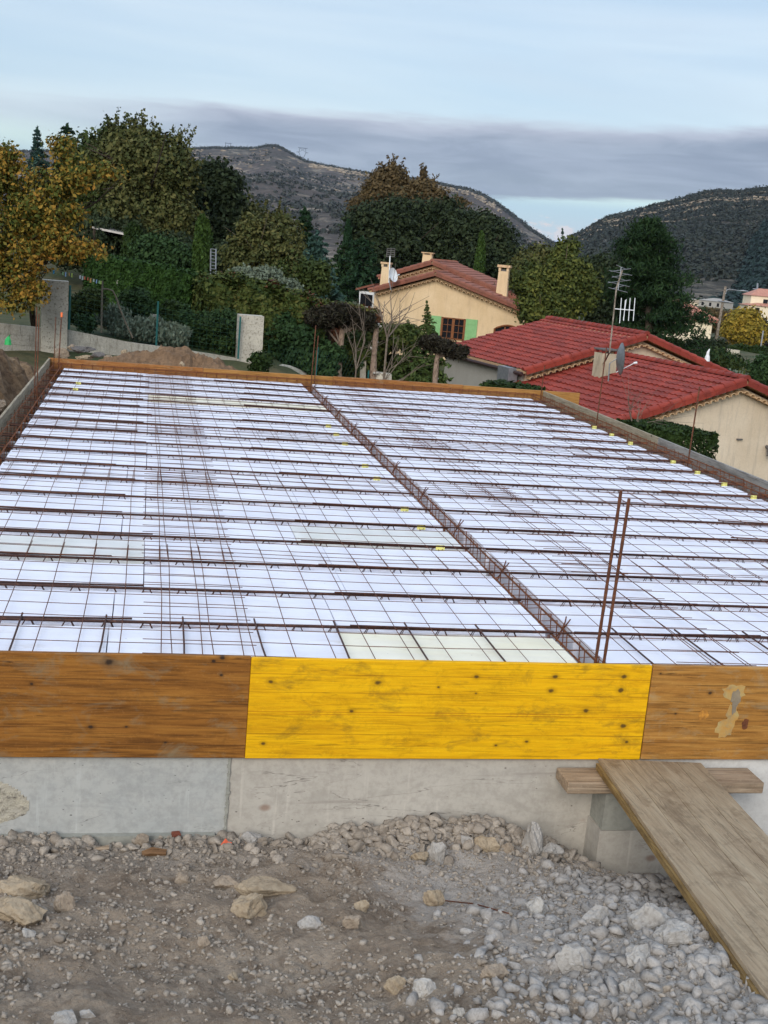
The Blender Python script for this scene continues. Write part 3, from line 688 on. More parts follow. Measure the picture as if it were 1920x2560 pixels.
def put_block(x0, lx, yc, wy, m_, label):
    k = (round(lx, 2), round(wy, 2), m_.name, R.randrange(3))
    if k not in BL:
        BL[k] = block_mesh(lx, wy, hash(k[:2]) % 1000 + k[3]).build('infill_block', m_); o = BL[k]
    else:
        o = BL[k].copy(); COL.objects.link(o)
    o.location = (x0, yc, R.uniform(-.004, .004)); tag(o, label, 'insulation block', 'polystyrene infill blocks between the joists')
for side, xa, xb in (('left', XEL, XC0), ('right', XC1, XER)):
    for r in range(NJ+1):
        ya = (.16 if r == 0 else Y0+(r-1)*SP+.038); yb = (Y0+r*SP-.038 if r < NJ else YB-.2)
        yc, wy = (ya+yb)/2, yb-ya
        cuts = [1.2, 1.2, xb-xa-2.4] if side == 'left' else [1.2, 1.2, xb-xa-2.4]
        if r % 3 == 1: cuts = [cuts[2], 1.2, 1.2]
        if side == 'left' and r == 0: cuts = [1.03, 1.2, xb-xa-2.23]
        x_ = xa
        for i, c in enumerate(cuts):
            m_ = m_eps; col = 'white'
            if (side, r, i) in (('left', 0, 2), ('left', 15, 1), ('left', 15, 2)): m_ = m_epsc; col = 'cream yellowed'
            if (side, r, i) in (('left', 3, 0), ('left', 4, 2)): m_ = m_epsg; col = 'dirty grey'
            where = ('at the left edge', 'in mid bay', 'against the central beam') if side == 'left' else ('against the central beam', 'in mid bay', 'at the right edge')
            put_block(x_+.003, c-.006, yc, wy, m_, f'{col} polystyrene block {where[i]}, {side} bay, {ORD[r]} row from the front')
            x_ += c

def make_joist(side, x0, x1, tagx):
    j = thing('lattice_joist', '', 'joist', (x0, 0, 0), f'lattice joists in the {side} bay')
    MB().box((x0, -.052, -.325), (x1, .052, -.27)).build('concrete_base', m_heel, j)
    MB().tube([(x0+.005, 0, ZC), (x1-.005, 0, ZC)], .0085, 6).build('top_bar', m_rustd, j)  # bar thickened and darkened to carry the shadow of the groove
    mb = MB(); x_ = x0+.08; s_ = 1
    while x_+.2 < x1:
        for sy in (-1, 1):
            mb.tube([(x_, sy*.034, -.272), (x_+.085, sy*.009, ZC-.004)], .0026, 4, False); mb.tube([(x_+.115, sy*.009, ZC-.004), (x_+.2, sy*.034, -.272)], .0026, 4, False)
            mb.tube([(x_+.085, sy*.009, ZC-.004), (x_+.115, sy*.009, ZC-.004)], .0026, 4, False)
        x_ += .2
    mb.build('lattice_web', m_rustd, j)
    if tagx is not None:
        MB().box((tagx-.032, -.012, ZC-.022), (tagx+.032, -.009, ZC+.018)).build('plastic_tag', m_tagy, j)
    return j
TAGL = {6, 7, 8, 9, 10, 11, 12, 13, 15, 16}; TAGF = {15, 16}; TAGR = {4, 5, 6, 7, 8, 9, 11, 12, 13, 14}
for side, xa, xb in (('left', XL+.05, XC0+.03), ('right', XC1-.02, XR-.1)):
    prot = {}
    for k in range(NJ):
        if side == 'left': tx = (XC0-.19) if k in (3, 4, 5, 7, 8, 10, 11, 12) else ((XEL+.3) if k in (15, 16) else None)
        else: tx = (XER-.06) if k in (5, 6, 7, 8, 9, 10, 12, 13, 14) else None
        lab = f'rusty lattice joist in the {side} bay, {ORD[k]} from the front board' + (', with yellow tag' if tx is not None else '')
        if tx not in prot:
            prot[tx] = make_joist(side, xa, xb, tx); o = prot[tx]; o.location = (xa, Y0+k*SP, 0); o['label'] = lab
        else: copy_tree(prot[tx], (xa, Y0+k*SP, 0), lab)

# support bars along the joists
def bars(where, x0f, x1f, dy, dz, hook=0):
    proto = None
    for k in range(NJ):
        if where == 'over the central beam' and k % 7 == 6: continue
        x0, x1 = x0f(k), x1f(k); y_ = Y0+k*SP+dy
        pts = [(x0, y_, ZC+dz+.008), ((x0+x1)/2, y_+R.uniform(-.012, .012), ZC+dz), (x1, y_+R.uniform(-.02, .02), ZC+dz+.002)]
        if hook: pts = pts + [(x1+.02, y_+.03, ZC+dz), (x1+.015, y_+.07, ZC+dz), (x1-.25, y_+.075, ZC+dz)]
        o = MB().tube(pts, .006 if hook else .0058, 5).build('support_bar', m_rust if hook else m_rustd)
        tag(o, f'rusty support bar {where}, along the {ORD[k]} joist from the front', 'steel bar', f'support bars {where}')
bars('from the left edge', lambda k: XL+.06, lambda k: -.62+R.uniform(-.15, .18), .022, .006)
bars('over the central beam', lambda k: .55+R.uniform(-.2, .3), lambda k: 2.95+R.uniform(-.25, .3), -.018, .008)
bars('hooked at the right edge', lambda k: 4.25+R.uniform(-.2, .3), lambda k: XR-.09, .02, .006, 1)
# short bars from the front board
x_ = -1.52; i = 0
sides = []
while x_ < 5.5:
    if not (1.6 < x_ < 2.0):
        sides.append(x_)
    x_ += .405
for i, x_ in enumerate(sides):
    w_ = R.uniform(-.015, .015)
    o = MB().tube([(x_, .005, -.078), (x_+w_, .40, -.088), (x_+w_*1.5, Y0+.07, -.090)], .0052, 5).build('tie_bar', m_rustd)
    s_ = f'{ORD[i]} from the left' if i < 20 else ''
    tag(o, f'short dark tie bar from the front board to the first joist, {s_}', 'steel bar', 'short tie bars at the front board')

# welded mesh sheets
YS = [(.06, 2.36), (1.98, 4.9), (4.3, 7.5), (6.95, 10.0), (9.6, 12.62)]
XS = [(-1.66, .05, 'left'), (-.50, 2.69, 'middle'), (2.26, 5.40, 'right')]
RW = ['front', 'second', 'third', 'fourth', 'rear']
for ri, (ya, yb) in enumerate(YS):
    for ci, (xa, xb, cn) in enumerate(XS):
        rng = np.random.default_rng(ri*7+ci); mb = MB(); jx, jy = rng.uniform(-.05, .05, 2)
        sk = rng.normal()*.006
        xa_, xb_ = xa+(jx if ci else 0), xb+(jx if ci < 2 else 0)
        px_, py_ = .034*ci+rng.uniform(-.008, .008), .022*ri+rng.uniform(-.01, .01); xs = np.arange(np.ceil((xa_+.03-px_)/.2)*.2+px_, xb_-.02, .2); ys = np.arange(np.ceil((ya+.03-py_)/.2)*.2+py_, yb-.02, .2); zb_ = -.052+.006*ci-.003*ri % 2
        ph = rng.uniform(0, 6.28, 3)
        def zz_(x_, y_): return -.078+.005*ci+.004*(ri % 2)+.006*sin(x_*2.1+ph[0])+.006*sin(y_*2.6+ph[1])
        for x_ in xs:
            n = max(3, int((yb-ya)/.45)); yy = np.linspace(ya, yb, n)
            mb.tube([(x_+sk*(y_-ya)+.004*sin(y_*3+ph[2]), y_, zz_(x_, y_)) for y_ in yy], .0025, 4, False)
        for y_ in ys:
            n = max(3, int((xb_-xa_)/.45)); xx = np.linspace(xa_, xb_, n)
            mb.tube([(x_, y_-sk*(x_-xa_)+.005*sin(x_*2.2+ph[2]), zz_(x_, y_)+.006) for x_ in xx], .0021, 4, False)
        o = mb.build('mesh_sheet', m_rust)
        tag(o, f'rusty welded wire mesh sheet, {cn} column, {RW[ri]} row from the front board', 'wire mesh', 'welded mesh sheets laid over the slab')

# reinforcement cages
def cage(name, label, x0, x1, y0, y1, z0, z1, m_, step, along='y', bar_r=.006, inclined=True):
    c = thing(name, label, 'steel cage', ((x0+x1)/2, (y0+y1)/2, z0), 'reinforcement cages of the slab edges and central beam')
    if along == 'y':
        for x_, z_ in ((x0, z0), (x1, z0), (x0, z1), (x1, z1)):
            n = 14; yy = np.linspace(y0, y1, n)
            MB().tube([(x_+R.uniform(-.006, .006), y_, z_+R.uniform(-.004, .004)) for y_ in yy], bar_r, 6).build('long_bar', m_, c)
        y_ = y0+.05; first = None; base = y_
        while y_ < y1:
            if first is None:
                dy = .05 if inclined else 0
                pts = [(x0-.008, y_, z0-.008), (x1+.008, y_+dy*.4, z0-.008), (x1+.008, y_+dy, z1+.008), (x0-.008, y_+dy*.6, z1+.008), (x0-.008, y_, z0-.008), (x0+.03, y_, z0+.03)]
                first = MB().tube(pts, .0042, 5).build('stirrup', m_, c)
                pts2 = [(x1+.008, y_+.0, z0-.008), (x0-.008, y_+dy, z1+.008), (x1+.008, y_+2*dy, z1+.008)]
            else:
                s_ = first.copy(); COL.objects.link(s_); s_.location = (R.uniform(-.008, .008), y_-base, R.uniform(-.004, .006)); s_.rotation_euler = (0, 0, R.uniform(-.004, .004))
            y_ += step
    else:
        for y_, z_ in ((y0, z0), (y1, z0), (y0, z1), (y1, z1)):
            MB().tube([(x_, y_+R.uniform(-.006, .006), z_) for x_ in np.linspace(x0, x1, 10)], bar_r, 6).build('long_bar', m_, c)
        x_ = x0+.05; first = None; base = x_
        while x_ < x1:
            if first is None:
                first = MB().tube([(x_, y0-.008, z0-.008), (x_, y1+.008, z0-.008), (x_, y1+.008, z1+.008), (x_, y0-.008, z1+.008), (x_, y0-.008, z0-.008)], .0042, 5).build('stirrup', m_, c)
            else:
                s_ = first.copy(); COL.objects.link(s_); s_.location = (x_-base, R.uniform(-.008, .008), 0)
            x_ += step
    return c
cage('central_beam_cage', 'long rusty rebar cage running back between the two polystyrene bays', XC0+.03, XC1-.03, .06, 12.75, -.325, -.125, m_cage, .13)
cage('edge_beam_cage', 'rusty rebar cage along the left edge board', XL+.05, XEL-.04, .1, 12.75, -.33, -.075, m_cage, .135)
cage('edge_beam_cage', 'rusty rebar cage along the right edge board', XER+.06, XR-.05, .1, 12.75, -.33, -.075, m_cage, .135)
cage('edge_beam_cage', 'rusty rebar cage along the back edge board', XL+.1, XR-.1, YB-.17, YB-.035, -.30, -.06, m_cage, .15, 'x')
# leaning bent hooks over the central beam
for k in range(0, NJ, 2):
    y_ = Y0+k*SP+.18
    o = MB().tube([(XC1-.03, y_+.05, -.2), (XC1+.005, y_, -.105), (XC1+.03, y_+.02, -.085)], .0045, 5).tube([(XC1-.06, y_-.04, -.2), (XC1+.0, y_+.02, -.10), (XC1+.025, y_+.08, -.088)], .0045, 5).build('tie_hook', m_rust)
    tag(o, f'bent rusty tie hooks on the central beam behind its {ORD[k]} joist', 'steel hook', 'bent tie hooks along the central beam')

# vertical starter bars: base point (world), top pixel
def starter(bx, by, zt, label, lean=(0, 0), r=.007, zb=-.3, cap=None):
    s_ = thing('starter_bar', label, 'steel bar', (bx, by, zb), 'upright starter bars round the slab')
    mb = MB(); n = 24
    pts = [np.array((bx+lean[0]*(i/n), by+lean[1]*(i/n), zb+(zt-zb)*i/n)) for i in range(n+1)]
    mb.tube(pts, [r*(1.08 if i % 2 else .95) for i in range(n+1)], 7).build('bar', m_rust, s_)
    if cap: MB().tube([pts[-1]-np.array((0, 0, .05)), pts[-1]+np.array((0, 0, .015))], r*1.9, 8).build('safety_cap', m_orangecap, s_)
    return s_
starter(1.777, .177, .844, 'taller upright ribbed bar of the pair rising behind the yellow board', (.024, .0), .0085)
starter(1.815, .161, .807, 'shorter upright ribbed bar of the pair rising behind the yellow board', (.027, .0), .0085)
starter(-1.835, 9.537, .93, 'upright rusty bar at the left edge cage, taller one of that pair', (.0, 0), .007)
starter(-1.80, 9.45, .86, 'upright rusty bar at the left edge cage, shorter one of that pair', (.0, 0), .007)
starter(-1.857, 12.72, .60, 'thin upright bar at the far left corner without cap', (.014, 0), .006)
starter(-1.79, 12.70, .66, 'upright bar with orange cap at the far left corner', (.028, 0), .008, cap=True)
starter(1.905, 12.72, .76, 'tall bar of the pair at the far end of the central beam', (.01, 0), .0075)
starter(1.95, 12.70, .61, 'short bar of the pair at the far end of the central beam', (.01, 0), .0075)
starter(5.535, 12.72, .40, 'short upright bar at the far right corner', (.01, 0), .008)
starter(5.53, 10.2, .92, 'upright bar at the right edge standing in front of the roof antenna', (.01, 0), .008)
starter(5.53, 7.25, .74, 'upright bar at the right edge near the clipped hedge', (.014, 0), .0085)

# ------------------------------------------------------------------ plank ramp, batten, pier
pl = thing('plank_ramp', 'worn pale wooden plank leading from the rubble up to the wall', 'plank', (2.05, -.03, -.485))
d1 = np.array((.092, .9952, -.035)); d1 /= np.linalg.norm(d1); sx = np.array((.9958, -.092, 0.0)); up = np.cross(sx, d1)
B3 = (sx, d1, up); o0 = np.array((1.770, -.045, -.487))
mb = MB()
for a_, b_2 in ((0, .122), (.1235, .262), (.2635, .405), (.4065, .535)): mb.box((a_, -3.1, -.020), (b_2, -R.random()*.006, 0), B3, o0)
mb.build('top_board', m_plank, pl); bm_bevel(bpy.data.objects['top_board'], .0015)
MB().box((-.012, -3.08, -.052), (.53, -.012, -.0215), B3, o0).build('lower_board', m_plankside, pl)
bt = MB().box((1.56, -.215, -.600), (2.60, -.034, -.541)).build('support_batten', m_batten); bm_bevel(bt, .004)
bt['label'] = 'short thick wooden beam under the plank against the wall'; bt['category'] = 'timber'; bt['group'] = 'ramp timbers'
pr_ = thing('concrete_pier', 'squat concrete block pier holding up the beam under the plank', 'pier', (1.95, -.08, -1.2))
MB().box((1.782, -.17, -.815), (2.36, -.001, -.602)).build('upper_block', m_conc_p, pr_); MB().box((1.772, -.175, -1.35), (2.37, -.001, -.818)).build('lower_block', m_conc_b, pr_)

# ------------------------------------------------------------------ earth bank and mound behind the slab
ys = np.linspace(3.0, 18.5, 110); prof_x = np.linspace(0, 1, 34)
P = np.zeros((len(ys), 34, 3))
for i, y_ in enumerate(ys):
    for j, u in enumerate(prof_x):
        if u < .45: k = u/.45; x_ = -2.02-k*.75; z_ = -1.5+1.5*k**.8
        else: k = (u-.45)/.55; x_ = -2.77-k*3.6; z_ = 0+.12*k
        fall = np.clip((y_-14.2)/3.4, 0, 1); z_ = z_*(1-fall*.0) - fall*.75*(1-.5*max(0, (u-.6)/.4)) if u > .2 else z_
        P[i, j] = (x_, y_, z_)
e1 = fbm(P[..., 1]*1.3, P[..., 0]*1.9, 5, .6); e2 = fbm(P[..., 1]*5, P[..., 2]*6+P[..., 0]*4, 3, .6)
w_ = np.clip(1.3-prof_x*1.6, .15, 1)[None, :]
P[..., 0] += (e1*.30+e2*.12)*w_ - .06*w_; P[..., 2] += e1*.12+e2*.06*w_
P[..., 0] = np.minimum(P[..., 0], -1.985)
o = MB().grid(P).build('earth_bank', m_soil); tag(o, kind='structure')
def mound_z(x, y):
    g = .88*np.exp(-(((x-.15)/1.05)**2+((y-16.4)/.95)**2)) + .55*np.exp(-(((x+.95)/1.0)**2+((y-16.2)/.8)**2)) + .40*np.exp(-(((x-1.1)/.6)**2+((y-16.2)/.8)**2)) + .4*np.exp(-(((x+1.9)/.8)**2+((y-16.0)/.7)**2))
    return -1.28 + g*1.12 + fbm(x*2, y*2, 3)*.14*np.minimum(1, g*3) + fbm(x*7, y*7, 4, .65)*.12*np.minimum(1, g*3)
mx, my = np.meshgrid(np.arange(-3.3, 3.2, .05), np.arange(13.2, 18.6, .05), indexing='ij')
MZ = mound_z(mx, my)
MB().grid(np.stack([mx, my, MZ], -1)).build('earth_mound', m_mound); tag(bpy.data.objects['earth_mound'], kind='structure')
def on_mound(px, py):
    lo, hi = 15.0, 24.0
    for i in range(50):
        m_ = (lo+hi)/2; p = CAM+ray(px, py)*m_
        if p[2] > float(mound_z(np.array(p[0]), np.array(p[1]))): lo = m_
        else: hi = m_
    return CAM+ray(px, py)*lo, lo
for i, (px, py, hw, hh, m_, lab) in enumerate([
    (152, 888, 20, 16, m_st_brown, 'rounded brown boulder behind the far left corner of the slab'),
    (205, 876, 34, 9, m_st_dark, 'dark flat slab rock on the earth behind the slab'),
    (245, 889, 16, 8, m_st_dark, 'small dark rock right of the dark flat slab rock'),
    (215, 896, 26, 8, m_st_tan, 'tan flat rock in front of the dark flat slab rock'),
    (310, 888, 14, 13, m_st_tan, 'tan round stone on the left flank of the earth mound'),
    (374, 907, 13, 11, m_st_grey, 'pale grey broken slab leaning on the earth mound'),
    (456, 913, 9, 8, m_st_tan, 'beige chip at the foot of the earth mound'),
    (270, 895, 12, 8, m_st_brown, 'low brown stone between the dark rock and the mound'),
    (180, 870, 14, 8, m_st_brown, 'brown stone behind the rounded brown boulder')]):
    p, Z = on_mound(px, py); k = Z/FPX; mb = MB(); rng = np.random.default_rng(300+i)
    rock(mb, (p[0], p[1]+hw*k*.4, p[2]+hh*k*.1), (hw*k, hw*k*.7, hh*k), rng, ICO3, .03, rng.uniform(-.3, .3)); tag(mb.build('rock', m_), lab, 'rock', 'rocks on the earth behind the slab')
for i, (x_, y_, z_, s_) in enumerate([(-2.32, 9.3, -.55, .17), (-2.3, 10.1, -.72, .20), (-2.36, 10.9, -.5, .15), (-2.3, 11.8, -.75, .18), (-2.4, 8.7, -.4, .13)]):
    mb = MB(); rock(mb, (x_, y_, z_), (s_*.6, s_*1.1, s_*.8), np.random.default_rng(330+i), ICO3, .03, .1)
    tag(mb.build('rock', m_st_grey if i % 2 else m_st_brown), ['nearest grey brown rock', 'large grey rock', 'small brown rock', 'farthest grey rock', 'topmost brown stone'][[0, 1, 2, 3, 4][i]] + ' embedded in the dark cut earth bank at the left', 'rock', 'rocks in the cut earth bank')

# ------------------------------------------------------------------ foliage helpers
def unit(n, rng): v = rng.normal(size=(n, 3)); return v/np.linalg.norm(v, axis=1)[:, None]
def leaf_quads(C, size, rng, aspect=.55, up=None, nrm=None, jit=.75):
    n = len(C); a = unit(n, rng)
    if nrm is not None:
        N = nrm + rng.normal(size=(n, 3))*jit; N /= (np.linalg.norm(N, axis=1)[:, None]+1e-9)
        a = np.cross(N, a); a /= (np.linalg.norm(a, axis=1)[:, None]+1e-9); b = np.cross(N, a)
        s_ = (size*rng.uniform(.4, 1.55, n))[:, None]; a = a*s_; b = b*s_*aspect
        return np.stack([C-a, C+b-N*s_*.12, C+a, C-b-N*s_*.12], 1)
    if up is not None: a = a + np.asarray(up); a /= np.linalg.norm(a, axis=1)[:, None]
    b = np.cross(a, unit(n, rng)); b /= (np.linalg.norm(b, axis=1)[:, None]+1e-9)
    s_ = (size*rng.uniform(.6, 1.35, n))[:, None]
    a = a*s_; b = b*s_*aspect; bend = np.cross(a, b); bend = bend/(np.linalg.norm(bend, axis=1)[:, None]+1e-9)*s_*.18
    return np.stack([C-a, C+b+bend, C+a, C-b+bend], 1)
def sublobes(lobes, rng, k=7, f=(.28, .5)):
    out = [tuple(l) for l in lobes]
    for l in lobes:
        for i in range(k):
            d = unit(1, rng)[0]; q = rng.uniform(*f); out.append((l[0]+d[0]*l[3]*.85, l[1]+d[1]*l[4]*.85, l[2]+d[2]*l[5]*.85, l[3]*q, l[4]*q, l[5]*q))
    return out
def crown_clumps(lobes, n, rng, shell=.62, squash=1.0, normals=False):
    """lobes: rows (x,y,z,rx,ry,rz); clump centres biased toward the outside of the lobes"""
    L_ = np.asarray(lobes, float); vol = L_[:, 3]*L_[:, 5]; pr = vol/vol.sum()
    k = rng.choice(len(L_), n, p=pr); d = unit(n, rng); r = shell + (1.06-shell)*rng.random(n)**.8
    r = np.where(rng.random(n) < .22, rng.random(n)**.5*shell, r)
    if normals: return L_[k, :3] + d*r[:, None]*L_[k, 3:], d
    return L_[k, :3] + d*r[:, None]*L_[k, 3:]
def pxlobes(Z, L_, depth=.9):
    out = []
    for q in L_:
        px, py, rx, ry = q[:4]; dz = q[4] if len(q) > 4 else 0
        c = at(px, py, Z+dz); k = (Z+dz)/FPX; out.append((*c, rx*k, max(rx, ry*.6)*k*depth, ry*k))
    return out
m_bark = mottled('grey_bark', S(86, 74, 62), S(112, 98, 84), 9, .95, S(56, 46, 38), 26, .8, .03, (1, 1, .25))
m_barkd = mottled('dark_bark', S(52, 44, 36), S(70, 60, 50), 9, .95, S(36, 30, 25), 26, .8, .03, (1, 1, .25))
m_barkp = mottled('scaly_bark', S(122, 102, 88), S(150, 130, 114), 7, .95, S(82, 66, 56), 18, 1.0, .05, (1, 1, .5))
m_twig = mottled('bare_twig', S(96, 84, 74), S(124, 112, 100), 9, .9, bstr=0)
LF = dict(
 oak=leafmat('autumn_oak_leaf', [S(48, 60, 28), S(66, 76, 32), S(92, 90, 38), S(126, 104, 42), S(146, 108, 44), S(126, 84, 38)]),
 olive=leafmat('olive_brown_leaf', [S(44, 52, 28), S(62, 68, 36), S(82, 82, 46), S(100, 94, 54)]),
 green=leafmat('mid_green_leaf', [S(36, 48, 24), S(52, 64, 30), S(70, 78, 38)]),
 dark=leafmat('holm_oak_leaf', [S(22, 32, 22), S(34, 44, 28), S(48, 58, 36), S(62, 68, 46)]),
 conif=leafmat('conifer_needle', [S(22, 40, 28), S(34, 56, 36), S(46, 70, 42)]),
 blue=leafmat('blue_conifer_needle', [S(40, 62, 58), S(54, 78, 70), S(70, 92, 82)]),
 pine=leafmat('pine_needle', [S(20, 38, 24), S(34, 54, 30), S(52, 72, 40)]),
 cyp=leafmat('cypress_leaf', [S(36, 54, 24), S(52, 72, 30), S(70, 90, 38)]),
 hedge=leafmat('hedge_leaf', [S(22, 36, 16), S(36, 52, 22), S(54, 70, 30)]),
 lhedge=leafmat('green_hedge_leaf', [S(24, 44, 18), S(38, 60, 24), S(56, 82, 34)]),
 hedgem=leafmat('mixed_hedge_leaf', [S(34, 50, 24), S(56, 68, 30), S(78, 84, 40), S(96, 84, 46)]),
 red=leafmat('russet_creeper_leaf', [S(66, 38, 30), S(86, 52, 36), S(74, 62, 38)]),
 brown=leafmat('brown_oak_leaf', [S(62, 54, 38), S(78, 66, 44), S(92, 76, 50), S(62, 60, 40)]),
 magn=leafmat('yellow_green_leaf', [S(38, 48, 24), S(56, 66, 30), S(78, 84, 38), S(110, 108, 50)]),
 grey=leafmat('grey_leaf', [S(78, 88, 74), S(98, 108, 92), S(118, 126, 108)]),
 yel=leafmat('yellow_autumn_leaf', [S(84, 84, 34), S(130, 112, 40), S(156, 126, 46)]),
 clip=leafmat('clipped_dark_twig', [S(34, 30, 26), S(46, 42, 34), S(56, 56, 40)]),
 shrub=leafmat('fresh_shrub_leaf', [S(26, 44, 26), S(40, 60, 32), S(56, 76, 40)]),
 ced=leafmat('cedar_leaf', [S(50, 66, 34), S(70, 86, 44), S(92, 106, 58)]))
def limbs(mb, base, top, r0, lobes, rng, n=9, straight=.1):
    base = np.asarray(base, float); top = np.asarray(top, float)
    pts = [base + (top-base)*k + np.append(rng.normal(size=2)*straight*k*(1-k)*np.linalg.norm(top-base)*.5, 0) for k in np.linspace(0, 1, 7)]
    mb.tube(pts, [r0*(1-.75*k)*(1.25 if k == 0 else 1) for k in np.linspace(0, 1, 7)], 8)
    L_ = np.asarray(lobes)
    for i in range(n):
        k = rng.uniform(.45, .95); s_ = pts[int(k*6)]; l_ = L_[rng.integers(len(L_))]
        e = l_[:3] + unit(1, rng)[0]*l_[3:]*.75
        mid = (s_+e)/2 + rng.normal(size=3)*np.linalg.norm(e-s_)*.08 + np.array((0, 0, .08*np.linalg.norm(e-s_)))
        mb.tube([s_, mid, e], [r0*(.5-.3*k), r0*.22, r0*.06], 5)
        for q in range(2):
            e2 = mid + (e-mid)*.4 + rng.normal(size=3)*np.linalg.norm(e-s_)*.22; mb.tube([mid, e2], [r0*.16, r0*.04], 4)
def tree(name, label, cat, group, Z, base, lobes_px, leaf, nclump, per, csize, lsize, seed, bark=None, trunk_r=.12, depth=.9, shell=.62, aspect=.6, toppx=None, up=None, zbase=None, nl=9, sprigs=0, dens=1.7, lsc=.74, nsub=7, fsub=(.28, .5), bz=None):
    rng = np.random.default_rng(seed); lob = pxlobes(Z, lobes_px, depth)
    b = at(base[0], base[1], bz or Z)
    if zbase is None: zbase = gz(b[0], b[1])
    b[2] = zbase-.05
    o = thing(name, label, cat, b, group)
    nclump = int(nclump*dens); lsize = lsize*lsc
    C, D = crown_clumps(sublobes(lob, rng, nsub, fsub), nclump, rng, shell, normals=True)
    cs = csize*rng.uniform(.5, 1.3, nclump)
    off = rng.normal(size=(nclump*per, 3))*np.array((1, 1, .75))
    K = np.repeat(C, per, 0) + off*np.repeat(cs, per)[:, None]*.6
    mb = MB(); mb.quads(leaf_quads(K, lsize, rng, aspect, up) if up is not None else leaf_quads(K, lsize, rng, aspect, None, np.repeat(D, per, 0)*.7+off*.35+np.array((0, 0, .25))))
    if sprigs:
        L_ = np.asarray(lob); topz = L_[:, 2]+L_[:, 5]
        for i in range(sprigs):
            l_ = L_[rng.choice(len(L_), p=(topz-topz.min()+.3)/(topz-topz.min()+.3).sum())]; a = rng.uniform(0, 6.28); rr = sqrt(rng.random())*.8
            p0 = np.array((l_[0]+cos(a)*rr*l_[3], l_[1]+sin(a)*rr*l_[4], l_[2]+l_[5]*sqrt(1-rr*rr)*.9)); h = csize*rng.uniform(1.2, 2.6)
            kk = rng.random(30); K2 = p0 + np.stack([rng.normal(size=30)*.05*h, rng.normal(size=30)*.05*h, kk*h], 1) + np.outer(kk, rng.normal(size=3)*np.array((.25, .25, 0))*h)
            mb.quads(leaf_quads(K2, lsize*.8, rng, aspect))
    mb.build('crown', leaf, o)
    if bark is not None:
        tp = np.asarray(lob).mean(0)[:3] if toppx is None else at(*toppx, Z)
        m2 = MB(); limbs(m2, b, tp, trunk_r, lob, rng, nl); m2.build('trunk', bark, o, True)
    return o
def conifer(name, label, Z, tip, base, halfw, leaf, seed, levels=16, per=26, lsize=.14, droop=.25, cat='tree', group=None, zbase=None, bark=m_barkd, taper=.9, gap=0.0, start=.08, r0=.12, brn=9):
    rng = np.random.default_rng(seed); T = at(*tip, Z); B = at(*base, Z); b = B.copy(); b[2] = (gz(B[0], B[1]) if zbase is None else zbase)-.05
    o = thing(name, label, cat, b, group); H = T-B; W = halfw*Z/FPX; mb = MB(); m2 = MB()
    m2.tube([b, B*.5+T*.5, T], [r0, r0*.5, r0*.08], 7)
    for i in range(levels):
        k = start + (1-start)*((i+rng.uniform(-.3, .3))/levels); k = min(max(k, .0), .98); c = B+H*k; w_ = W*(1-k)**taper*rng.uniform(.7, 1.1)+.04*W
        nb = max(4, int(brn*(1-k*.5))); a0 = rng.uniform(0, 6.28)
        for j in range(nb):
            if rng.random() < gap: continue
            a = a0+2*pi*j/nb+rng.normal()*.2; ww = w_*rng.uniform(.7, 1.15)
            e = c + np.array((cos(a)*ww, sin(a)*ww, -droop*ww+.12*ww*rng.normal()))
            m2.tube([c, (c+e)/2+np.array((0, 0, .06*ww)), e], [r0*.25*(1-k)+.006, r0*.14*(1-k)+.005, .004], 4)
            kk = rng.random(per)**.7; q = c+np.outer(kk, e-c)+rng.normal(size=(per, 3))*np.array((.10, .10, .06))*ww*(1-.4*kk)[:, None] + np.outer(kk*(1-kk), (0, 0, .24*ww))
            mb.quads(leaf_quads(q, lsize*(.7+.5*(1-k)), rng, .38, up=(cos(a)*.7, sin(a)*.7, .1)))
    kk = rng.random(40); mb.quads(leaf_quads(T-np.outer(kk, H*.06)+rng.normal(size=(40, 3))*.03*W, lsize*.6, rng, .35, up=(0, 0, 1.2)))
    mb.build('crown', leaf, o); m2.build('trunk', bark, o, True); return o
def column(name, label, Z, tip, base, halfw, leaf, seed, n=5000, lsize=.10, group=None, flat=.0, cat='tree', zbase=None):
    rng = np.random.default_rng(seed); T = at(*tip, Z); B = at(*base, Z); W = halfw*Z/FPX; b = B.copy(); b[2] = (gz(B[0], B[1]) if zbase is None else zbase)-.05
    o = thing(name, label, cat, b, group); k = rng.random(n); prof = np.minimum(1, (k+.06)*6)*(1-k**(3 if flat == 0 else 12))**.6
    a = rng.uniform(0, 6.28, n); rr = W*prof*(.75+.3*rng.random(n))*(1+.18*np.sin(a*3+k*9))
    C = b + np.outer(k, T-b) + np.stack([np.cos(a)*rr, np.sin(a)*rr, rng.normal(size=n)*.05*W], 1)
    MB().quads(leaf_quads(C, lsize, rng, .45, up=(0, 0, 1.3))).build('crown', leaf, o)
    MB().tube([b, T*.8+b*.2], [W*.3, W*.06], 7).build('trunk', m_barkd, o); return o
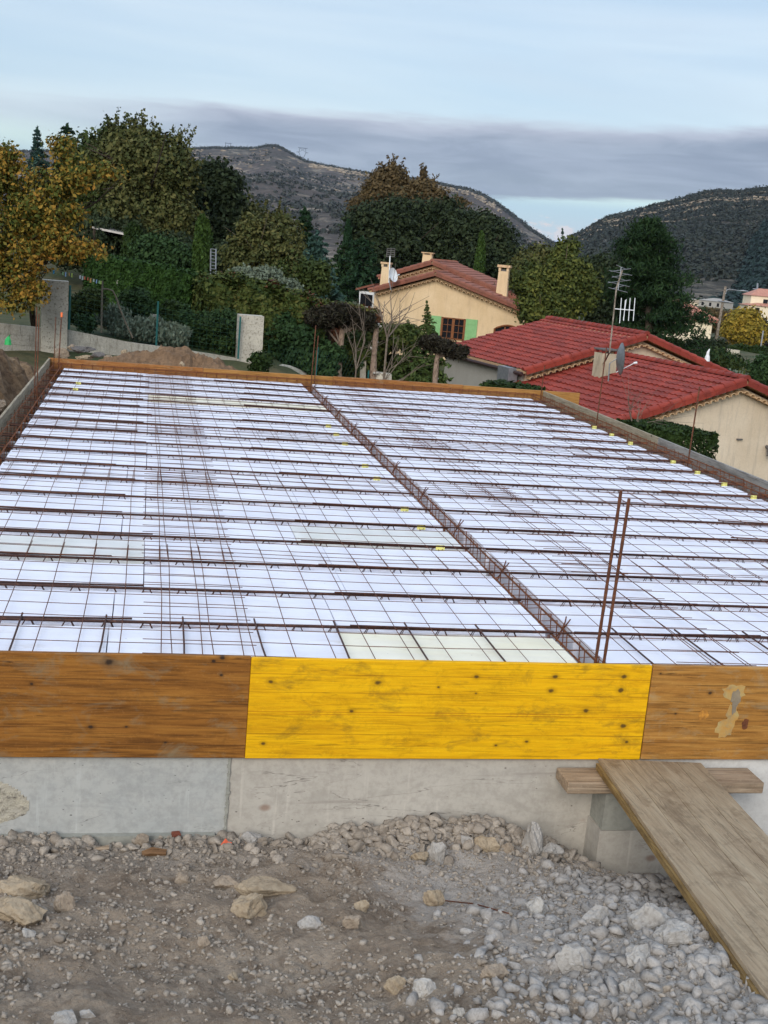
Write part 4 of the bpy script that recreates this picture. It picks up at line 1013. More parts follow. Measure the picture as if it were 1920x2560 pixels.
def hedge(name, label, pts, width, zb_off, leaf, seed, n, lsize, group=None, rough=.06, leaf2=None, cat='hedge'):
    """pts: world top-edge polyline; box hedge hanging down to the ground, leaves over its faces and a dark core"""
    rng = np.random.default_rng(seed); P = [np.asarray(p, float) for p in pts]; base = P[0].copy(); base[2] = gz(base[0], base[1])
    o = thing(name, label, cat, base, group); seg = [np.linalg.norm((b-a)[:2]) for a, b in zip(P[:-1], P[1:])]; tot = sum(seg); mbs = [MB(), MB()]; core = MB()
    for a, b, l_ in zip(P[:-1], P[1:], seg):
        d = (b-a)/max(1e-6, np.linalg.norm(b-a)); nn = np.array((d[1], -d[0], 0)); nn /= np.linalg.norm(nn)
        za, zb2 = gz(a[0], a[1])-zb_off, gz(b[0], b[1])-zb_off
        w2 = width/2*.6; a0_ = a+d*(min(.3, l_*.3) if a is P[0] else 0); b0_ = b-d*(min(.3, l_*.3) if b is P[-1] else 0); core.prism([a0_-nn*w2-np.array((0, 0, .3)), a0_+nn*w2-np.array((0, 0, .3)), (*(a0_+nn*w2)[:2], za), (*(a0_-nn*w2)[:2], za)], b0_-a0_)
        m_ = int(n*l_/tot); u = rng.random(m_); c = a+np.outer(u, b-a); zlow = za+(zb2-za)*u
        f = rng.random(m_); side = f < .62; topm = ~side
        v = rng.random(m_); h = c[:, 2]-zlow
        lump = fbm(u*l_*1.2+seed, v*h*1.2, 4, .6)
        off = np.where(side, 1.0, rng.uniform(-1, 1, m_))*width/2 + np.where(side, lump*rough*4+rng.normal(size=m_)*rough*.5, 0)
        z_ = np.where(side, c[:, 2]-v*h, c[:, 2]+lump*rough*3+rng.normal(size=m_)*rough*.5)
        Q = c+np.outer(off, nn); Q[:, 2] = z_
        back = rng.random(m_) < .12; Q[back] = Q[back]-np.outer(off[back]*2, nn)
        Nh = np.where(side[:, None], nn*np.where(back, -1, 1)[:, None], np.array((0, 0, 1.0))); qs = leaf_quads(Q, lsize, rng, .55, None, Nh, .5)
        if leaf2 is not None:
            msk = fbm(u*l_*.9+seed*3.1, v*h*.9, 3) > .12; mbs[1].quads(qs[msk]); mbs[0].quads(qs[~msk])
        else: mbs[0].quads(qs)
    for e_, q_, sg in ((P[0], P[1], -1), (P[-1], P[-2], 1)):
        d = (e_-q_)/np.linalg.norm(e_-q_); nn = np.array((d[1], -d[0], 0)); nn /= np.linalg.norm(nn); zl = gz(e_[0], e_[1])-zb_off; k_ = int(n*.10)
        Q = e_+np.outer(rng.uniform(-.5, .5, k_)*width, nn)+np.outer(rng.normal(size=k_)*rough*.8, d); Q[:, 2] = zl+(e_[2]-zl)*rng.random(k_)
        mbs[0].quads(leaf_quads(Q, lsize, rng, .55, None, np.tile(np.array((d[0], d[1], 0)), (k_, 1)), .5))
    mbs[0].build('foliage', leaf, o)
    if leaf2 is not None: mbs[1].build('creeper', leaf2, o)
    core.build('branch_core', m_barkd, o); return o

# ------------------------------------------------------------------ garden wall, pillars, wire fence
wall_px = [(-60, 801, 23.6), (0, 808, 24), (100, 818, 24.8), (172, 824, 25.3), (330, 856, 26.4), (450, 872, 27.3), (540, 886, 28), (604, 897, 28.5)]
gw = thing('garden_wall', 'low stained concrete block wall with stepped courses beyond the earth mound', 'wall', at(0, 830, 24))
W3 = [at(*p) for p in wall_px]
def wallrun(mb, a, b, th, zlow, top_drop=0.0):
    d = b-a; nn = np.array((-d[1], d[0], 0)); nn /= np.linalg.norm(nn)
    mb.prism([(a[0], a[1], a[2]-top_drop), (b[0], b[1], b[2]-top_drop), (b[0], b[1], zlow), (a[0], a[1], zlow)], nn*th)
rng = np.random.default_rng(4)
# courses: each block a separate box in one mesh with joints of real depth
mbk = MB(); core = MB()
for a, b in zip(W3[:-1], W3[1:]):
    d = (b-a); l_ = np.linalg.norm(d[:2]); dh = np.array((d[0], d[1], 0))/l_; nn = np.array((-dh[1], dh[0], 0))
    wallrun(core, a+np.array((0, 0, -.03))+nn*.008, b+np.array((0, 0, -.03))+nn*.008, .17, -2.2)
    nblk = max(1, round(l_/.5))
    for c in range(7):
        for k in range(nblk+1):
            u0 = max(0, (k-(c % 2)*.5)/nblk); u1 = min(1, (k+1-(c % 2)*.5)/nblk)
            if u1-u0 < .02: continue
            pa, pb = a+d*u0+dh*.004, a+d*u1-dh*.004; z1 = -.004-.2*c; z0 = -.2*(c+1)+.004; jit = rng.uniform(-.004, .004)
            mbk.prism([(pa[0]-nn[0]*jit, pa[1]-nn[1]*jit, pa[2]+z1), (pb[0]-nn[0]*jit, pb[1]-nn[1]*jit, pb[2]+z1), (pb[0]-nn[0]*jit, pb[1]-nn[1]*jit, pb[2]+z0), (pa[0]-nn[0]*jit, pa[1]-nn[1]*jit, pa[2]+z0)], nn*.18)
mbk.build('block_courses', m_block, gw); core.build('mortar_core', m_block, gw)
def pillar(px0, px1, ptop, Z, zlow, label, courses, dpt=.42):
    A = at(px0, ptop[0], Z); B = at(px1, ptop[1], Z+.15); d = B-A; d[2] = 0; l_ = np.linalg.norm(d); d /= l_; nn = np.array((-d[1], d[0], 0))
    o = thing('block_pillar', label, 'pillar', (A[0], A[1], zlow), 'concrete block pillars of the garden fence'); z_ = (A[2]+B[2])/2; mb = MB(); n = 0
    while z_ > zlow:
        h = .2; j = R.uniform(-.006, .006)
        mb.box((j, 0, z_-h+.004), (l_+j, dpt, z_-.003), (d, nn, np.array((0, 0, 1.))), (A[0], A[1], 0)); z_ -= h; n += 1
    mb.build('block_courses', m_blockp, o)
    MB().box((.006, .006, zlow), (l_-.006, dpt-.006, (A[2]+B[2])/2-.01), (d, nn, np.array((0, 0, 1.))), (A[0], A[1], 0)).build('mortar_core', m_block, o)
    return o
pillar(106, 172, (699, 704), 24.6, -1.6, 'tall left block pillar partly behind the autumn oak leaves', 6)
pillar(600, 661, (787, 791), 28.2, -2.2, 'right block pillar at the end of the low garden wall', 6)
pillar(295, 322, (701, 702), 31.5, -.9, 'narrow pinkish pillar in front of the long dark hedge', 5, .3)
# wire fence on the wall
m_teal = mottled('green_painted_steel', S(30, 84, 84), S(40, 98, 94), 20, .5, bstr=0); m_wire = mottled('green_wire', S(30, 66, 54), S(40, 76, 62), 20, .5, bstr=0)
wf = thing('wire_fence', 'green wire fence with slim teal posts standing on the block wall', 'fence', at(400, 860, 27))
for (px, y1, y0, Z) in ((174, 712, 824, 25.2), (392, 752, 872, 26.9), (597, 790, 897, 28.3)):
    a, b = at(px-2, y0, Z), at(px, y1, Z); b[0], b[1] = a[0], a[1]; MB().tube([a, b], .022, 8).build('post', m_teal, wf)
mb = MB()
for (a, b, h) in ((at(176, 824, 25.2), at(392, 866, 26.9), .82), (at(392, 866, 26.9), at(597, 896, 28.3), .85)):
    for k in np.linspace(0, 1, 13): p = a+(b-a)*k; mb.tube([p, p+np.array((0, 0, h))], .0018, 4, False)
    for k in np.linspace(.05, 1, 9): mb.tube([a+np.array((0, 0, h*k)), (a+b)/2+np.array((0, 0, h*k-.01)), b+np.array((0, 0, h*k))], .0018, 4, False)
mb.build('wire_panel', m_wire, wf)
m_post = mottled('rusty_post', S(84, 76, 66), S(104, 94, 80), 12, .7, bstr=0)
a = at(253, 832, 26.2); b = at(256, 702, 26.2); tag(MB().tube([a, b], .02, 8).build('fence_post', m_post), 'thin brown metal post holding the string of tags', 'post')
pp = [at(257, 722, 26.3), at(270, 723, 26.3), at(282, 727, 26.3), at(290, 742, 26.3), at(300, 772, 26.3), at(314, 806, 26.3), at(332, 845, 26.3)]
tag(MB().tube(pp, .018, 8).build('bent_pipe', m_post), 'bent brown pipe leaning against the metal post', 'pipe')
st = thing('tag_string', 'string of small coloured fluttering tags above the left pillar', 'bunting', at(40, 665, 24.5))
sp_ = [at(px, py, Z) for px, py, Z in ((-30, 655, 24.0), (40, 664, 24.3), (110, 672, 24.8), (180, 683, 25.4), (256, 703, 26.2))]
MB().tube(sp_, .003, 4).build('string', m_post, st)
tc_ = [S(210, 210, 216), S(210, 120, 90), S(60, 140, 180), S(150, 190, 140), S(150, 180, 220), S(200, 150, 90), S(170, 190, 100), S(190, 200, 190)]
tm = [mottled('tag_colour', c, tuple(min(1, k*1.1) for k in c), 40, .6, bstr=0) for c in tc_]
for i, px in enumerate((44, 70, 99, 120, 134, 157, 164, 173, 180, 200, 206, 211, 219, 226, 234, 241, 248, 252)):
    k = np.interp(px, [-30, 40, 110, 180, 256], range(5)); i0 = min(3, int(k)); p = sp_[i0]+(sp_[i0+1]-sp_[i0])*(k-i0)
    w_ = R.uniform(.008, .018); h = R.uniform(.06, .1)
    MB().box((p[0]-w_, p[1]-.004, p[2]-h), (p[0]+w_, p[1]+.004, p[2])).build('tag', tm[[0, 0, 0, 1, 2, 3, 4, 5, 6, 0, 7, 1, 1, 5, 7, 4, 3, 6][i]], st)
p = at(20, 850, 20.5)
MB_ = MB().tube([p+np.array((0, 0, -.08)), p+np.array((0, 0, .0)), p+np.array((.01, 0, .05)), p+np.array((.03, 0, .085))], [.06, .05, .022, .018], 9)
tag(MB_.build('plastic_bottle', mottled('green_plastic', S(40, 150, 80), S(56, 170, 94), 20, .45, bstr=0)), 'bright green plastic bottle on the grass at the far left', 'bottle')
# stretch of fence right of the pillar: sloping wall, stub, small block, teal posts, netting
tag(MB().prism([at(672, 926, 29), at(700, 912, 29.6), at(720, 916, 30), at(765, 935, 30.6), at(765, 990, 30.6), at(672, 990, 29)], (.1, .25, 0)).build('sloping_wall', m_block), 'short sloping grey wall end right of the right block pillar', 'wall')
tag(MB().prism([at(928, 930, 31), at(979, 937, 31), at(979, 990, 31), at(928, 990, 31)], (.06, .4, 0)).build('wall_block', m_block), 'pale concrete block behind the back edge board between pruned trunks', 'concrete block')
tag(MB().prism([at(902, 884, 32), at(916, 887, 32), at(913, 985, 32), at(898, 985, 32)], (.05, .25, 0)).build('stone_post', m_block), 'thin grey stone post between the first two pruned trunks', 'post')
wf2 = thing('wire_fence', 'green diagonal wire netting with teal post right of the right pillar', 'fence', at(790, 950, 30.5))
for px, y1, y0 in ((791, 866, 975), (921, 925, 985)):
    a, b = at(px-4, y0, 30.3), at(px, y1, 30.3); b[0], b[1] = a[0], a[1]; MB().tube([a, b], .02, 8).build('post', m_teal, wf2)
mb = MB(); a, b = at(664, 975, 29), at(900, 1000, 31)
for k in np.linspace(0, 1, 30):
    for s_ in (-1, 1):
        k2 = min(1, max(0, k+s_*.18)); mb.tube([a+(b-a)*k, a+(b-a)*k2+np.array((0, 0, 1.1))], .0014, 3, False)
mb.build('wire_panel', m_wire, wf2)

# ------------------------------------------------------------------ hedges
hedge('long_hedge', 'long clipped dark green hedge behind the left garden', [at(228, 640, 32), at(300, 648, 32), at(420, 670, 31.6), at(506, 690, 31.2)], 1.1, .2, LF['lhedge'], 21, 26000, .055, rough=.05)
hedge('mixed_hedge', 'mixed green and russet hedge behind the right pillar', [at(500, 694, 30.6), at(610, 705, 31), at(700, 728, 31.3), at(772, 752, 31.6)], 1.2, .4, LF['hedgem'], 22, 24000, .06, rough=.10, leaf2=LF['red'])
hedge('trimmed_hedge', 'trimmed hedge with bright top behind the pruned trunks', [at(740, 752, 34), at(820, 765, 34), at(936, 785, 34.5)], 1.2, .4, LF['hedgem'], 23, 14000, .06, rough=.07, leaf2=LF['red'])
hedge('clipped_hedge', 'clipped box hedge in front of the red roofed house wall', [at(1588, 1056, 22.0), at(1660, 1070, 21.4), at(1752, 1092, 20.8)], 1.0, .4, LF['hedge'], 24, 34000, .04, rough=.025)
hedge('low_hedge', 'sliver of clipped hedge behind the back right corner board', [at(1225, 958, 24.5), at(1345, 974, 24)], .8, .3, LF['hedge'], 25, 5000, .045, rough=.03)
# ------------------------------------------------------------------ pruned trees with flat clipped crowns
def pruned(label, Z, trunk_px, r, crown_px, seed, stubs=10):
    rng = np.random.default_rng(seed); pts = [at(px, py, Z) for px, py in trunk_px]; b = pts[0].copy(); b[2] = gz(b[0], b[1])-.1
    o = thing('pruned_tree', label, 'tree', b, 'pruned trees behind the slab'); mb = MB(); ptz = [b]+pts
    fine = []
    for a_, b2 in zip(ptz[:-1], ptz[1:]):
        for k in np.linspace(0, 1, 5)[:-1]: fine.append(a_+(b2-a_)*k)
    fine.append(ptz[-1]); n = len(fine)
    mb.tube(fine, [r*(1.25-.55*i/n)*rng.uniform(.88, 1.12) for i in range(n)], 9)
    mb.build('trunk', m_barkp, o)
    for i in range(stubs):
        p = fine[rng.integers(n//2-3, n)]; a = rng.uniform(0, 6.28); l_ = rng.uniform(.10, .18)
        MB().tube([p, p+np.array((cos(a)*l_, sin(a)*l_, .05))], [r*.42, r*.36], 6).build('cut_stub', m_st_pale, o)
    if crown_px:
        L_ = pxlobes(Z, crown_px, 1.0); C = crown_clumps(L_, 420, rng, .7)
        K = np.repeat(C, 22, 0)+rng.normal(size=(420*22, 3))*.045
        MB().quads(leaf_quads(K, .07, rng, .3)).build('crown', LF['clip'], o)
        m3 = MB()
        for i in range(12):
            s_ = fine[rng.integers(int(n*.55), n)]; l_ = L_[rng.integers(len(L_))]; e = np.array(l_[:3])+unit(1, rng)[0]*np.array(l_[3:])*.7
            m3.tube([s_, (s_+e)/2+np.array((0, 0, .05)), e], [.03, .018, .006], 5)
        m3.build('branch', m_twig, o)
    return o
pruned('pruned tree nearest the right pillar with a wide dark flat crown', 31.0, [(846, 945), (850, 880), (856, 820), (862, 785)], .075, [(800, 795, 45, 20), (850, 788, 50, 22), (905, 800, 36, 20)], 41)
pruned('pruned middle trunk without crown in front of the yellow house corner', 31.0, [(932, 950), (935, 890), (940, 830), (944, 815)], .075, [], 42, 8)
pruned('pruned tree with dark slanting crown below the house window', 30.0, [(1086, 968), (1092, 900), (1098, 880), (1104, 862)], .065, [(1078, 856, 24, 11), (1108, 866, 30, 11), (1142, 880, 26, 10)], 43, 8)
def bare_shrub(label, Z, base, tips, seed, r=.02, name='bare_shrub'):
    rng = np.random.default_rng(seed); b = at(*base, Z); mb = MB()
    for tx, ty in tips:
        e = at(tx, ty, Z+rng.uniform(-.4, .4)); m1 = b+(e-b)*.45+rng.normal(size=3)*.12; mb.tube([b, m1, e], [r, r*.7, r*.3], 5)
        for i in range(5):
            k = rng.uniform(.3, .95); s_ = m1+(e-m1)*max(0, (k-.45)/.55) if k > .45 else b+(m1-b)*(k/.45); d = (e-b); d = d/np.linalg.norm(d)
            e2 = s_+(d+rng.normal(size=3)*.55)*rng.uniform(.2, .55); mb.tube([s_, e2], [r*.45, r*.16], 4, False)
    g = gz(b[0], b[1]); mb.tube([(b[0], b[1], g-.1), b], [r*1.6, r*1.3], 6)
    return tag(mb.build(name, m_twig), label, 'shrub', 'bare shrubs behind the slab')
bare_shrub('bare pollarded shrub in front of the yellow house wall', 30.4, (968, 845), [(945, 745), (962, 752), (975, 742), (1000, 745), (1018, 770), (1030, 765), (985, 790), (1005, 800)], 51, .02)
bare_shrub('leafless thin shrub between the first two pruned trunks', 30.6, (890, 925), [(880, 790), (905, 780), (862, 820), (920, 800), (930, 850), (895, 760)], 52, .014)
bare_shrub('sprawling bare branches right of the middle pruned trunk', 30.2, (960, 955), [(1000, 870), (1030, 885), (1050, 910), (985, 840), (1040, 860)], 53, .014)
bare_shrub('leafless sapling behind the right edge boards against the red roof', 21.5, (1585, 1075), [(1570, 1000), (1590, 985), (1602, 1005), (1640, 1050), (1690, 1045), (1560, 1020)], 54, .009)
# ------------------------------------------------------------------ garden shrubs
def shrub(label, Z, lobes, leaf, seed, n=260, per=24, cs=.10, ls=.05, group='garden shrubs behind the block wall', name='shrub', up=None, base=None, cat='shrub', **kw):
    q = lobes[0]; return tree(name, label, cat, group, Z, base or (q[0], q[1]+q[3]), lobes, leaf, n, per, cs, ls, seed, None, up=up, **kw)
shrub('rounded green shrub below the pinkish pillar', 28.6, [(338, 756, 32, 30), (360, 770, 20, 20)], LF['shrub'], 61)
shrub('grey green rosemary bush at the foot of the bent pipe', 28, [(290, 795, 34, 26), (320, 820, 40, 22)], LF['grey'], 62, up=(0, 0, 1.2), ls=.06)
shrub('spiky grey lavender bush beside the teal fence post', 27.9, [(372, 826, 40, 26), (430, 840, 40, 22)], LF['grey'], 63, up=(0, 0, 1.4), ls=.07)
shrub('dark green creeper bushes behind the wire fence beside the right pillar', 29.0, [(520, 840, 50, 46), (570, 862, 40, 36), (470, 852, 30, 26), (430, 800, 30, 40)], LF['hedge'], 72, 600)
shrub('dark low bush beside the left pillar', 27.2, [(196, 772, 26, 30), (225, 752, 30, 26)], LF['green'], 64)
shrub('small green tuft on the lawn behind the wall', 26.8, [(216, 810, 18, 14)], LF['shrub'], 65, 90)
shrub('small leafy bush in front of the low garden terrace', 29, [(455, 800, 24, 34)], LF['shrub'], 66, 180)
shrub('tall green shrub growing at the corner of the right pillar', 29.4, [(560, 820, 55, 48), (540, 870, 40, 40)], LF['shrub'], 67, 420)
shrub('dark green sapling at the right foot of the right pillar', 27.2, [(652, 905, 18, 24), (645, 925, 14, 12)], LF['hedge'], 68, 120)
shrub('mass of green bushes behind the wire netting', 31.0, [(740, 880, 70, 60), (800, 900, 55, 50), (700, 850, 40, 60)], LF['shrub'], 69, 900, ls=.07)
shrub('dark ivy thicket between the pruned trunks', 32.5, [(890, 900, 60, 55), (930, 860, 45, 45), (1000, 840, 60, 28)], LF['hedgem'], 70, 900, ls=.07)
shrub('grey silvery round bush above the mixed hedge', 34, [(640, 710, 66, 34), (705, 728, 50, 26), (600, 700, 30, 20)], LF['grey'], 71, 800, ls=.07, up=(0, 0, .8), base=(650, 780))
MBt = MB(); wallrun(MBt, at(360, 782, 29.5), at(486, 806, 29.8), .2, -1.3); tag(MBt.build('terrace_wall', m_blockp), 'low pale terrace wall behind the lavender bushes', 'wall')
# feathery cedar-like shrubs at the right
for i, (tip, base, hw, lab) in enumerate([((1020, 800), (1040, 975), 60, 'feathery light green conifer shrub left of the slanting pruned tree'), ((1075, 820), (1080, 985), 60, 'feathery conifer shrub behind the slanting pruned tree'), ((985, 860), (985, 985), 46, 'low feathery conifer shrub beside the concrete block')]):
    conifer('conifer_shrub', lab, 32.2+i*.4, tip, base, hw, LF['ced'], 80+i, 13, 34, .085, .15, 'shrub', 'feathery conifer shrubs', None, m_barkd, .7)
conifer('spruce_sapling', 'slim young spruce in front of the green shutter', 36, (1067, 752), (1072, 862), 36, LF['ced'], 84, 20, 26, .045, -.05, gap=.15, brn=9, r0=.03, taper=1.15)
# ------------------------------------------------------------------ trees
bigL = 'trees behind the left garden'
tree('autumn_oak', 'autumn oak with orange and green leaves overhanging the left pillar', 'tree', bigL, 23.4, (94, 830),
     [(10, 440, 60, 70), (-60, 520, 120, 150), (20, 400, 40, 40), (95, 545, 75, 60), (190, 440, 52, 40), (240, 425, 40, 22), (290, 432, 30, 14), (160, 385, 36, 42), (120, 470, 70, 40), (60, 620, 90, 60), (160, 610, 60, 36), (225, 625, 44, 20), (30, 700, 70, 46), (78, 735, 34, 30), (-70, 680, 90, 80), (140, 540, 60, 40), (40, 760, 40, 20)],
     LF['oak'], 1750, 15, .16, .052, 101, m_barkd, .075, .8, .55, toppx=(60, 470), zbase=-.55, nl=22, bz=25.9, dens=1.25, nsub=10, fsub=(.22, .42))
tree('broad_tree', 'large olive brown tree with upright top shoots behind the long hedge', 'tree', bigL, 43, (370, 650),
     [(350, 425, 84, 80), (415, 445, 68, 100), (300, 395, 55, 54), (270, 425, 46, 54), (392, 385, 52, 46), (430, 540, 66, 66), (340, 530, 76, 66), (445, 420, 44, 56), (290, 370, 34, 32), (345, 355, 26, 24), (400, 610, 60, 50)],
     LF['olive'], 2300, 16, .34, .10, 102, m_barkd, .3, .8, .55, toppx=(385, 420), sprigs=80, nl=24, dens=1.35, nsub=10, fsub=(.24, .45))
tree('green_tree', 'darker green bushy tree behind the left of the broad olive tree', 'tree', bigL, 46, (250, 650),
     [(270, 385, 46, 46), (292, 352, 34, 30), (230, 415, 46, 56), (210, 480, 60, 70), (250, 560, 90, 60), (330, 360, 26, 22), (200, 560, 60, 60)], LF['green'], 1300, 16, .34, .10, 103, m_barkd, .25, sprigs=34)
tree('evergreen_tree', 'dark evergreen tree right of the broad olive tree', 'tree', bigL, 47, (540, 680),
     [(540, 480, 50, 64), (570, 510, 34, 60), (510, 450, 34, 40), (550, 570, 50, 60), (500, 560, 40, 80), (520, 630, 60, 40)], LF['dark'], 1200, 16, .30, .11, 104, m_barkd, .25)
conifer('spruce_tree', 'blue green pointed spruce rising behind the autumn oak', 55, (93, 318), (97, 470), 46, LF['blue'], 105, 16, 40, .12, .3, group=bigL, brn=8)
conifer('fir_tree', 'dark conifer top behind the upper branches of the autumn oak', 52, (168, 310), (165, 470), 44, LF['conif'], 106, 13, 40, .13, .1, group=bigL, taper=.45)
column('cypress_tree', 'slim light green cypress column at the end of the long hedge', 35, (506, 540), (512, 690), 21, LF['cyp'], 107, 6000, .075, bigL, .5)
column('cypress_tree', 'broader dark cypress column in the shade behind the hedge', 39, (332, 560), (334, 655), 24, LF['hedge'], 108, 5000, .09, bigL, .5)
tree('young_tree', 'young leafy tree with pale trunk above the silvery bush', 'tree', bigL, 40, (650, 690),
     [(640, 600, 50, 48), (600, 640, 44, 44), (690, 620, 34, 50), (720, 660, 30, 50), (640, 570, 40, 30), (655, 665, 60, 40)], LF['olive'], 520, 13, .24, .085, 109, m_bark, .10, toppx=(655, 590))
tree('ochre_tree', 'ochre leafed loose tree behind the young leafy tree', 'tree', bigL, 50, (600, 690),
     [(620, 560, 50, 40), (680, 580, 50, 50), (720, 620, 40, 60), (600, 600, 50, 50), (740, 670, 40, 40)], LF['olive'], 800, 14, .32, .11, 110, m_barkd, .15, sprigs=20)
tree('dark_shrub_tree', 'dark undergrowth tree mass behind the long hedge', 'tree', bigL, 42, (260, 670), [(250, 600, 70, 60), (180, 600, 80, 70), (330, 610, 60, 50), (430, 640, 70, 50), (560, 660, 60, 40)], LF['dark'], 1300, 15, .26, .10, 111, None)
tree('green_shrub_tree', 'bright green bushes below the broad olive tree', 'tree', bigL, 36.5, (390, 660), [(375, 625, 40, 30), (420, 635, 34, 34), (460, 650, 36, 30)], LF['shrub'], 420, 15, .2, .075, 112, None)
tree('fruit_tree', 'small fruit tree with green leaves beside the conifer pair', 'tree', bigL, 40, (760, 740), [(740, 690, 40, 40), (700, 700, 40, 40), (780, 700, 40, 40)], LF['green'], 420, 15, .24, .085, 113, m_barkd, .08)
conifer('conifer_tree', 'dark upright conifer left of the holm oaks', 52, (762, 520), (775, 735), 48, LF['conif'], 114, 15, 34, .17, .1, group=bigL, taper=.5)
conifer('cedar_tree', 'blue green spreading cedar below the dark upright conifer', 48, (792, 580), (800, 745), 62, LF['blue'], 115, 12, 34, .15, .2, group=bigL, taper=.55)
conifer('bushy_conifer', 'bushy mid green conifer left of the yellow house', 72, (905, 590), (905, 760), 66, LF['conif'], 116, 14, 36, .17, .0, group=bigL, taper=.45)
conifer('bushy_conifer', 'second bushy conifer between the cedar and the yellow house', 75, (860, 610), (862, 760), 56, LF['pine'], 117, 14, 36, .17, .0, group=bigL, taper=.45)
HO = 'holm oaks behind the yellow house'
tree('holm_oak', 'left dome of the dark holm oaks behind the yellow house', 'tree', HO, 82, (960, 720), [(940, 570, 70, 60), (990, 560, 60, 60), (910, 620, 50, 70), (970, 640, 90, 60)], LF['dark'], 1500, 15, .5, .17, 121, m_barkd, .4)
tree('holm_oak', 'middle dome of the dark holm oaks above the house ridge', 'tree', HO, 84, (1080, 720), [(1070, 565, 70, 60), (1120, 570, 60, 55), (1030, 600, 60, 70), (1090, 640, 90, 60)], LF['dark'], 1500, 15, .5, .17, 122, m_barkd, .4)
tree('holm_oak', 'right dome of the dark holm oaks sloping to the magnolia', 'tree', HO, 82, (1210, 740), [(1180, 590, 60, 55), (1230, 620, 54, 60), (1260, 670, 44, 60), (1190, 670, 80, 60)], LF['dark'], 1500, 15, .5, .17, 123, m_barkd, .4)
column('cypress_tree', 'small dark cypress left of the holm oaks', 80, (871, 552), (872, 660), 15, LF['conif'], 124, 3500, .16, HO)
column('pale_cypress', 'pale green drooping cypress in front of the holm oaks', 76, (1204, 580), (1206, 690), 16, LF['cyp'], 125, 2200, .15, HO)
BR = 'brown leafed trees behind the holm oaks'
tree('brown_tree', 'tallest brown leafed tree behind the holm oaks', 'tree', BR, 96, (975, 700), [(975, 470, 40, 46), (985, 440, 22, 20), (940, 490, 40, 30), (1000, 500, 40, 40)], LF['brown'], 700, 14, .5, .18, 126, m_barkd, .3, sprigs=20)
tree('brown_tree', 'shorter brown leafed tree right of the tallest brown tree', 'tree', BR, 96, (1065, 700), [(1060, 485, 30, 34), (1085, 505, 30, 30), (1040, 510, 30, 26), (1060, 462, 14, 16)], LF['brown'], 500, 14, .5, .18, 127, m_barkd, .3, sprigs=14)
tree('brown_tree', 'low brown treetop at the right of the holm oaks', 'tree', BR, 98, (1150, 700), [(1146, 510, 18, 14), (900, 515, 26, 24)], LF['brown'], 160, 14, .4, .17, 128, None)
MG = 'trees right of the yellow house'
tree('magnolia_tree', 'yellow green large leafed tree between the houses', 'tree', MG, 56, (1395, 830), [(1400, 695, 52, 50), (1328, 690, 26, 32), (1410, 632, 20, 36), (1345, 740, 50, 56), (1435, 735, 44, 50), (1380, 780, 76, 46), (1440, 690, 30, 34), (1306, 705, 22, 30), (1424, 618, 14, 20), (1472, 720, 20, 28)], LF['magn'], 1300, 13, .32, .13, 131, m_bark, .2, toppx=(1395, 680), aspect=.5)
tree('ochre_tree', 'ochre tinged treetop behind the left of the magnolia', 'tree', MG, 66, (1340, 800), [(1345, 650, 40, 36), (1320, 690, 40, 50)], LF['olive'], 460, 14, .4, .13, 132, m_barkd, .2)
conifer('spruce_tree', 'thin pale spruce tip above the magnolia', 72, (1406, 572), (1406, 800), 22, LF['blue'], 133, 18, 14, .14, -.1, group=MG, gap=.35, brn=6, r0=.1)
tree('dark_tree', 'dark shady tree between the magnolia and the pine', 'tree', MG, 68, (1510, 820), [(1500, 720, 50, 70), (1530, 770, 60, 60), (1480, 690, 40, 40), (1550, 700, 40, 60)], LF['dark'], 1000, 15, .42, .14, 134, m_barkd, .25)
# big pine: irregular whorls of upturned tufts
rng = np.random.default_rng(140); Zp = 60; B = at(1640, 880, Zp); B[2] = gz(B[0], B[1])-.1; T = at(1622, 560, Zp)
po = thing('pine_tree', 'big dark pine with layered branches behind the red roof', 'tree', B, MG); mb = MB(); m2 = MB()
m2.tube([B, B*.5+T*.5, T], [.24, .17, .03], 8)
for i in range(140):
    k = .06+.94*(i+rng.random())/140; c = B+(T-B)*k; w_ = (160*Zp/FPX)*(1-k)**.58*min(1, .5+k*1.6)*rng.uniform(.45, 1.1)+.25; a = rng.uniform(0, 6.28)
    e = c+np.array((cos(a)*w_, sin(a)*w_, w_*rng.uniform(-.05, .3))); m2.tube([c, (c+e)/2-np.array((0, 0, .05*w_)), e], [.05*(1-k)+.015, .03, .01], 5)
    for q in range(9):
        kk = rng.uniform(.35, 1.05); cc = c+(e-c)*kk+rng.normal(size=3)*.16*w_*np.array((1, 1, .35)); K = cc+rng.normal(size=(34, 3))*np.array((.22, .22, .13))
        mb.quads(leaf_quads(K, .14, rng, .22, up=(cos(a)*.3, sin(a)*.3, .9)))
mb.build('crown', LF['pine'], po); m2.build('trunk', m_bark, po, True)
VB = 'bushes on the valley side'
